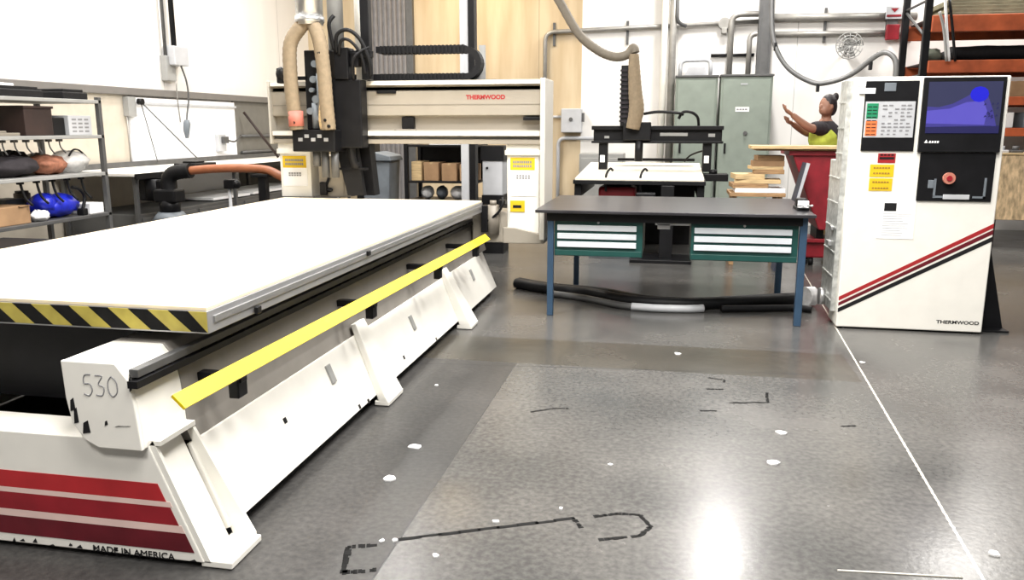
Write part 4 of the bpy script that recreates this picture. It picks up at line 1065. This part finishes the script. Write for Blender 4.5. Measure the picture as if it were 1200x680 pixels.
o = MB().box(-5.35, -5.04, 5.98, 6.12, 1.475, 1.62, .006).build('carton', BLACK); item(o, 'small black case right of the dark brown box on the rack', 'case')
o = MB(); o.box(-5.35, -5.02, 6.14, 6.42, 1.475, 1.64, .005); o = o.build('carton', GRAYL); item(o, 'pale grey printed box by the rack post on the upper shelf', 'box')
mb = MB()
for i in range(4):
    for j in range(3): mb.box(-5.022, -5.0185, 6.18 + j * .075, 6.23 + j * .075, 1.50 + i * .033, 1.515 + i * .033)
mb.build('box_print', GINK, o)
o = MB(); o.box(-5.5, -5.02, 4.9, 5.6, 1.475, 1.50, .004); o.box(-5.45, -5.05, 5.0, 5.5, 1.50, 1.515, .003); item(o.build('sheet_stack', CREAMD), 'flat stack of tan sheets on the upper shelf at the photo edge', 'sheets')
# mid shelf
o = MB().ball((-5.22, 5.62, 1.235), (.20, .30, .085), seg=20).jitter(.012).build('black_bag', DCLOTH); item(o, 'black cloth bag slumped on the middle shelf of the left rack', 'bag')
o = MB().ball((-5.20, 6.03, 1.23), (.17, .16, .08), seg=20).jitter(.014).build('rag_pile', RUST); item(o, 'rust brown rag pile on the middle shelf beside the black bag', 'rags')
o = MB().ball((-5.20, 6.31, 1.245), (.17, .15, .095), seg=20).jitter(.012).build('plastic_bag', CLEAR); item(o, 'crumpled clear plastic bag on the middle shelf by the rack post', 'bag')
MB().tube([(-5.1, 6.2, 1.30), (-5.1, 6.26, 1.35), (-5.12, 6.36, 1.34), (-5.12, 6.44, 1.28)], .008, n=8, k=5).build('tie_cord', RUBBER, o)
o = MB().tube([(-5.1, 5.0, 1.19), (-5.1, 5.25, 1.20), (-5.12, 5.34, 1.20)], .038, n=12, k=4).build('paper_roll', PAPER); item(o, 'white paper roll on the middle shelf at the photo edge', 'roll')
# clamps hanging under the upper shelf
for i in range(6):
    y = 5.42 + i * .12
    o = MB(); o.tube([(-5.03, y, 1.44), (-5.03, y + .01, 1.38), (-5.02, y + .03 + .01 * (i % 3), 1.33)], .006, n=6, k=3); o.box(-5.045, -5.015, y - .025, y + .025, 1.425, 1.444, .003)
    item(o.build('spring_clamp', DPIPE), ['thin dark clamp hanging under the upper rack shelf, ' + q for q in ('leftmost', 'second from left', 'third from left', 'fourth from left', 'fifth from left', 'rightmost')][i] , 'clamp', 'clamps hanging under the upper rack shelf')
for i in range(5):
    y = 5.55 + i * .17
    o = MB(); o.tube([(-5.03, y, 1.12), (-5.02, y + .02, 1.0), (-4.98, y + .05, .93)], .010, n=8, k=3); o.box(-5.05, -5.01, y - .02, y + .02, 1.10, 1.12, .003)
    item(o.build('bar_clamp', RUBBER), 'black bar clamp hanging above the blue bag, ' + ('leftmost', 'second from left', 'middle', 'second from right', 'rightmost')[i] + ' of its row', 'clamp', 'bar clamps hanging under the middle rack shelf')
# lower shelf
o = MB().box(-5.45, -5.03, 5.0, 5.62, .79, .935, .006).build('carton', CARD); item(o, 'open tan cardboard box on the lower shelf of the left rack', 'box')
MB().obox((-5.05, 5.56, .93), (.06, .12, .006), rz=.1).build('flap', CARD, o)
o = MB(); o.ball((-5.16, 6.02, .89), (.16, .24, .10), seg=20); o.ball((-5.12, 5.88, .92), (.10, .10, .08)); o = o.jitter(.013).build('blue_bag', BAGBLUE); item(o, 'bright blue plastic bag on the lower shelf of the left rack', 'bag')
o = MB().ball((-5.05, 5.74, .835), (.06, .09, .045), seg=14).jitter(.012).build('crumpled_paper', PAPER); item(o, 'crumpled white paper between the cardboard box and the blue bag', 'paper')
o = MB().box(-5.22, -5.02, 6.29, 6.47, .79, .88, .004).build('carton', PAPER); item(o, 'small white box on the lower shelf by the rack post', 'box')
o = MB(); o.tube([(-5.02, 6.2, .84), (-5.02, 6.24, .95), (-5.02, 6.18, 1.02), (-5.02, 6.10, 1.04)], .014, n=8, k=5); o.box(-5.06, -4.99, 6.17, 6.23, .79, .85, .008)
item(o.build('hand_clamp', RUBBER), 'black curved handle tool standing between blue bag and white box', 'tool')
CL = [(DCLOTH, 'dark'), (CARD, 'brown'), (GBIN, 'grey'), (RUST, 'rust'), (PAPER, 'white'), (CREAMD, 'tan')]
def clutter(z, spots):
    for (y, w_, h, d0, mi, kind, lab) in spots:
        mt = CL[mi][0]
        if kind == 'box':
            o = MB().box(d0 - .17, d0, y, y + w_, z, z + h, .006).build('carton', mt); MB().box(d0 - .171, d0 + .001, y + w_ * .4, y + w_ * .55, z + h - .004, z + h + .002).build('tape_band', CREAMD, o); c = 'box'
        elif kind == 'can':
            o = MB().cyl((d0 - w_ / 2, y + w_ / 2, z), (d0 - w_ / 2, y + w_ / 2, z + h), w_ / 2).build('can', mt); MB().cyl((d0 - w_ / 2, y + w_ / 2, z + h), (d0 - w_ / 2, y + w_ / 2, z + h + .02), w_ * .4).build('lid', DPIPE, o); c = 'can'
        else:
            o = MB().ball((d0 - .1, y + w_ / 2, z + h * .5), (.11, w_ / 2, h * .5), seg=18).jitter(.012).build('rag_bundle', mt); c = 'rags'
        tag(o, lab, c)
clutter(1.15, [(5.15, .22, .16, -5.30, 1, 'box', 'brown carton behind the black bag, left one on the middle rack shelf'), (5.42, .20, .21, -5.32, 5, 'box', 'tan carton standing behind the black bag on the middle shelf'),
               (5.66, .14, .20, -5.34, 2, 'can', 'grey can behind the black bag on the middle rack shelf'), (5.86, .26, .20, -5.36, 0, 'rag', 'dark cloth heap behind the rust rags on the middle shelf'), (6.16, .2, .17, -5.38, 5, 'rag', 'tan cloth heap behind the clear plastic bag')])
clutter(.79, [(5.70, .20, .17, -5.32, 2, 'box', 'grey carton behind the blue bag on the lower shelf'), (5.95, .13, .2, -5.38, 5, 'can', 'tan can behind the blue bag on the lower shelf'), (6.14, .2, .14, -5.34, 4, 'rag', 'white rag heap behind the black handle tool')])
clutter(1.475, [(5.05, .3, .12, -5.42, 2, 'box', 'grey carton at the back of the upper rack shelf'), (6.0, .3, .15, -5.42, 5, 'box', 'tan carton behind the pale printed box on the upper shelf')])
# black tote on floor before rack
o = MB(); o.prism([(-4.92, 0), (-4.50, 0), (-4.46, .70), (-4.96, .70)], 'y', 4.2, 5.25, .01); o = o.build('black_tote', RUBBER); item(o, 'tall black tote in front of the left rack at the photo edge', 'tote')
MB().box(-4.98, -4.44, 4.18, 5.27, .69, .72, .006).build('rim', RUBBER, o)

# ------------------------------------------------------------------ left wall bench
bl = thing('side_bench', (-5.7, 9.6, 0), 'long white topped bench with dark edge along the left wall', 'bench')
MB().box(-6.145, -5.2, 7.2, 12.9, 1.06, 1.09, .004).build('bench_top', WHITE, bl)
MB().box(-5.215, -5.19, 7.2, 12.9, 1.03, 1.088, .003).build('front_edge', BLACK, bl)
MB().box(-6.145, -6.115, 7.2, 12.9, 1.09, 1.15, .003).build('back_rail', DPIPE, bl)
for y in (7.3, 9.2, 11.0, 12.8):
    for x in (-5.28, -6.1):
        MB().box(x - .02, x + .02, y - .02, y + .02, 0, 1.06, .003).build('leg', DPIPE, bl)
lc = thing('floor_cabinet', (-5.8, 10, 0), 'low dark grey cabinet under the white side bench', 'cabinet')
MB().box(-6.15, -5.35, 7.4, 12.6, 0, .66, .01).build('cabinet_body', DGREY, lc)
for i in range(5):
    d = MB().box(-5.352, -5.33, 7.45 + i * 1.03, 8.42 + i * 1.03, .05, .62, .006).build('door', DGREY, lc)
    MB().box(-5.335, -5.31, 8.30 + i * 1.03, 8.33 + i * 1.03, .3, .45, .003).build('handle', SILVER, d)
for i in range(3):
    y = 9.3 + i * .9
    o = MB().obox((-5.72, y, .675 + .015), (.7, .8, .03), rz=.05 * (i - 1), bev=.003).build('white_sheet', PAPER)
    tag(o, 'white sheet lying on the low cabinet under the side bench, ' + ('nearest', 'middle', 'farthest')[i] + ' of three', 'sheet', 'white sheets under the side bench')
o = thing('dust_collector', (-5.35, 7.55, 0), 'black round dust collector with elbow below the side bench front', 'vacuum')
mb = MB(); mb.cyl((-4.98, 7.4, 0), (-4.98, 7.4, .60), .2, n=24); mb.cyl((-4.98, 7.4, .6), (-4.98, 7.4, .70), .2, r2=.12); mb.build('drum', GBIN, o)
mb = MB(); mb.cyl((-4.98, 7.4, .70), (-4.98, 7.4, .82), .10); mb.box(-5.10, -4.86, 7.3, 7.5, .80, .93, .02); mb.cyl((-5.22, 7.55, .80), (-5.22, 7.55, 1.02), .12); mb.box(-5.36, -5.1, 7.45, 7.7, .80, 1.02, .02)
mb.build('motor_head', BLACK, o)
mb = MB(); mb.tube([(-4.98, 7.4, .90), (-4.98, 7.4, 1.0), (-4.94, 7.4, 1.07), (-4.86, 7.4, 1.10), (-4.72, 7.4, 1.115)], .075, n=16, k=8, ribs=.05); mb.build('elbow', RUBBER, o)
oh = hose('orange_hose', [(-4.72, 7.4, 1.115), (-4.5, 7.4, 1.135), (-4.2, 7.4, 1.145), (-3.9, 7.4, 1.13), (-3.72, 7.35, 1.07), (-3.60, 7.35, 1.03)], .042, HOSEOR, 'orange hose running from the black collector to the bridge', k=12)
o = thing('hose_stand', (-3.9, 7.4, 0), 'black post stand carrying the orange hose beside the bed', 'stand')
MB().box(-3.98, -3.90, 7.36, 7.44, .02, 1.085, .005).build('post', BLACK, o)
mb = MB(); mb.box(-4.04, -3.86, 7.33, 7.47, 1.06, 1.09, .006); mb.build('cradle', BLACK, o)
MB().box(-4.1, -3.78, 7.25, 7.55, 0, .02, .004).build('base_plate', BLACK, o)
# tripod-like light stand and small motor behind the hose
o = thing('work_stand', (-4.6, 7.9, 0), 'thin grey stand with a small black clamp head below the orange hose', 'stand')
MB().cyl((-4.6, 7.9, 0), (-4.6, 7.9, .98), .018).build('pole', GRAYL, o)
mb = MB(); mb.box(-4.64, -4.52, 7.85, 7.95, .90, 1.0, .01); mb.ball((-4.52, 7.9, .95), .05); mb.build('clamp_head', BLACK, o)
for k in range(3):
    a_ = k * 2.094 + .3
    MB().cyl((-4.6, 7.9, .35), (-4.6 + .3 * math.cos(a_), 7.9 + .3 * math.sin(a_), .012), .012).build('leg', GRAYL, o)
# wall items
o = thing('whiteboard', (XL, 9.7, .95), 'large white panel with grey top rail on the lower left wall', 'whiteboard')
MB().box(XL + .0, XL + .05, 8.52, 10.84, .70, 1.88, .004).build('panel', mat('whiteboard_face', (.86, .87, .90), .35, var=.01), o)
MB().box(XL + .0, XL + .07, 8.50, 10.86, 1.80, 1.83, .003).build('top_rail', GRAYL, o)
o = thing('wall_switch_box', (XL, 9.5, 2.1), 'grey electrical box under two dark conduits on the upper left wall', 'box')
MB().box(XL, XL + .16, 9.32, 9.62, 2.29, 2.52, .01).build('box_body', GRAYL, o)
MB().box(XL, XL + .08, 9.25, 9.45, 2.10, 2.40, .008).build('back_box', GREY, o)
pipe([(XL + .05, 9.30, 2.40), (XL + .05, 9.30, CEIL)], .02, DPIPE, 'thin dark conduit above the left wall box, left one')
pipe([(XL + .07, 9.46, 2.52), (XL + .07, 9.46, CEIL)], .032, BLACK, 'thick black conduit above the left wall box, right one')
o = MB(); o.tube([(XL + .12, 9.50, 2.29), (XL + .14, 9.56, 2.1), (XL + .14, 9.58, 1.9), (XL + .14, 9.52, 1.7), (XL + .14, 9.50, 1.62)], .011, n=8, k=5)
o = o.build('drop_cord', DPIPE); tag(o, 'dark drop cord with plug hanging from the grey left wall box', 'cord')
MB().tube([(XL + .14, 9.50, 1.63), (XL + .14, 9.50, 1.58), (XL + .14, 9.48, 1.5), (XL + .14, 9.48, 1.40)], [.03, .045, .04, .02], n=10).build('plug', GBIN, o)
pipe([(XL + .10, 9.40, 2.10), (XL + .10, 9.40, 1.85), (XL + .09, 9.44, 1.6)], .008, PIPE, 'thin grey wire hanging beside the drop cord on the left wall', 'wire', k=4)
o = thing('wall_outlet', (XL, 10.4, 1.2), 'grey outlet box with a plug on the right part of the white panel', 'outlet')
MB().box(XL + .05, XL + .11, 10.27, 10.46, 1.21, 1.44, .006).build('outlet_box', GRAYL, o)
mb = MB(); mb.box(XL + .11, XL + .16, 10.33, 10.45, 1.32, 1.41, .008); mb.tube([(XL + .15, 10.42, 1.36), (XL + .16, 10.6, 1.34), (XL + .12, 10.8, 1.40), (XL + .08, 10.95, 1.41)], .012, k=5, n=8); mb.build('plug', DPIPE, o)
pipe([(XL + .06, 10.95, 1.41), (XL + .06, 13.4, 1.41)], .02, DPIPE, 'upper grey conduit along the shaded grey wall section')
pipe([(XL + .06, 10.95, 1.18), (XL + .06, 13.4, 1.18)], .02, DPIPE, 'lower grey conduit along the shaded grey wall section')
o = thing('wall_bracket', (XL, 8.55, 1.63), 'grey bracket with black pulley at the upper left corner of the white panel', 'bracket')
MB().box(XL + .025, XL + .10, 8.44, 8.58, 1.66, 1.88, .006).build('bracket_plate', GREY, o)
mb = MB(); mb.cyl((XL + .10, 8.62, 1.83), (XL + .16, 8.62, 1.83), .035); mb.build('pulley', BLACK, o)
pipe([(XL + .13, 8.63, 1.80), (XL + .13, 8.85, 1.12)], .006, DPIPE, 'thin string falling steeply from the black pulley', 'string')
pipe([(XL + .15, 8.64, 1.80), (XL + .40, 9.35, 1.10)], .008, DPIPE, 'thin string slanting right from the black pulley to the side bench', 'string')
pipe([(XL + .06, 8.45, 1.66), (XL + .06, 8.45, 1.10)], .008, PIPE, 'thin wire running straight down from the grey wall bracket', 'wire')
pipe([(XL + .10, 11.0, 1.75), (XL + .5, 11.2, 1.10)], .018, BROWN, 'dark pole leaning on the shaded grey wall section', 'pole')
o = MB(); o.box(-5.50, -5.24, 8.3, 8.75, 1.09, 1.14, .008); o.box(-5.45, -5.3, 8.4, 8.6, 1.14, 1.16, .004)
tag(o.build('plane_tool', BLACK), 'flat black tool lying on the white side bench above the hose', 'tool')

# ------------------------------------------------------------------ marks and scraps on the floor
def tape(pts, w, label):
    mb = MB()
    for a, c in zip(pts[:-1], pts[1:]):
        a = Vector((a[0], a[1], 0)); c = Vector((c[0], c[1], 0)); d = (c - a); ln = d.length; n = 9
        ang = math.atan2(d.y, d.x)
        for i in range(n):
            if random.random() < .05: continue
            p = a + d * ((i + .5) / n)
            mb.obox((p.x + random.uniform(-.003, .003), p.y + random.uniform(-.003, .003), .0008), (ln / n * 1.12, w * 1.5 * random.uniform(.6, 1.1), .0012), rz=ang)
    return tag(mb.build('tape_mark', HBLK), label, 'tape')
tape([(-1.03, 2.66), (-1.14, 2.62), (-1.09, 2.45), (-.98, 2.49)], .018, 'black bracket shaped tape mark on the floor nearest the camera at left')
tape([(-.97, 2.715), (-.338, 3.01), (-.30, 2.94)], .014, 'long straight black tape mark across the near floor')
tape([(-.26, 3.04), (-.16, 3.09), (-.075, 3.09), (-.03, 3.0), (-.07, 2.92), (-.22, 2.86)], .014, 'curved black tape mark at the right end of the long one')
tape([(.37, 4.57), (.585, 4.615), (.60, 4.80)], .012, 'thin dark corner tape mark near the white scraps')
tape([(.27, 5.03), (.37, 5.0), (.36, 4.95)], .010, 'short dark corner tape mark near the workbench leg')
tape([(.25, 4.80), (.35, 4.81)], .012, 'short straight dark tape mark below the corner mark')
tape([(.20, 4.40), (.29, 4.42)], .012, 'tiny dark tape dash left of the thin corner mark')
tape([(.92, 4.30), (1.0, 4.32)], .010, 'tiny dark tape dash left of the pale floor joint')
tape([(-.72, 4.20), (-.60, 4.28), (-.52, 4.30)], .010, 'faint scuffed tape mark on the middle floor')
SCR = [(-1.194, 3.60, .035, 'white paper scrap on the dark slab, farther of the two by the machine'), (-1.195, 3.22, .032, 'white paper scrap on the dark slab, nearer of the two by the machine'),
       (-1.03, 2.69, .012, 'tiny white crumb beside the left end of the long tape mark'), (-.985, 2.70, .014, 'tiny white crumb just above the left end of the long tape'), (-.638, 2.92, .013, 'small white scrap touching the long tape mark'),
       (-.80, 2.62, .014, 'small white scrap on the floor below the long tape mark'), (.603, 4.137, .03, 'white square scrap on the floor below the workbench'), (.512, 3.735, .032, 'torn white scrap on the floor before the square one'),
       (1.219, 3.031, .022, 'white scrap right of the pale floor joint at the bottom right'), (1.293, 5.573, .022, 'small white scrap beside the pale joint near the control cabinet'),
       (-.233, 3.569, .012, 'tiny white crumb in the middle of the floor'), (-.40, 3.08, .010, 'tiny white crumb above the right end of the long tape'), (-1.36, 4.55, .014, 'white crumb on the floor beside the middle gusset'), (.08, 5.55, .028, 'grey white smear scrap on the brown band of floor')]
for i, (x, y, s, lab) in enumerate(SCR):
    mb = MB(); t = bmesh.new(); n = 7
    top = [(x + s * random.uniform(.55, 1.2) * math.cos(k * 2 * math.pi / n), y + s * random.uniform(.5, 1.1) * math.sin(k * 2 * math.pi / n)) for k in range(n)]
    mb.prism(top, 'z', .0003, .004 + .004 * random.random()); t.free()
    tag(mb.build('paper_scrap', PAPER), lab, 'scrap')
pipe([(.63, 2.80, .002), (.80, 2.815, .002), (1.05, 2.835, .002)], .0035, mat('chalk', (.6, .57, .5), .8), 'pale scratch line running left from the floor joint at the bottom', 'chalk_line')
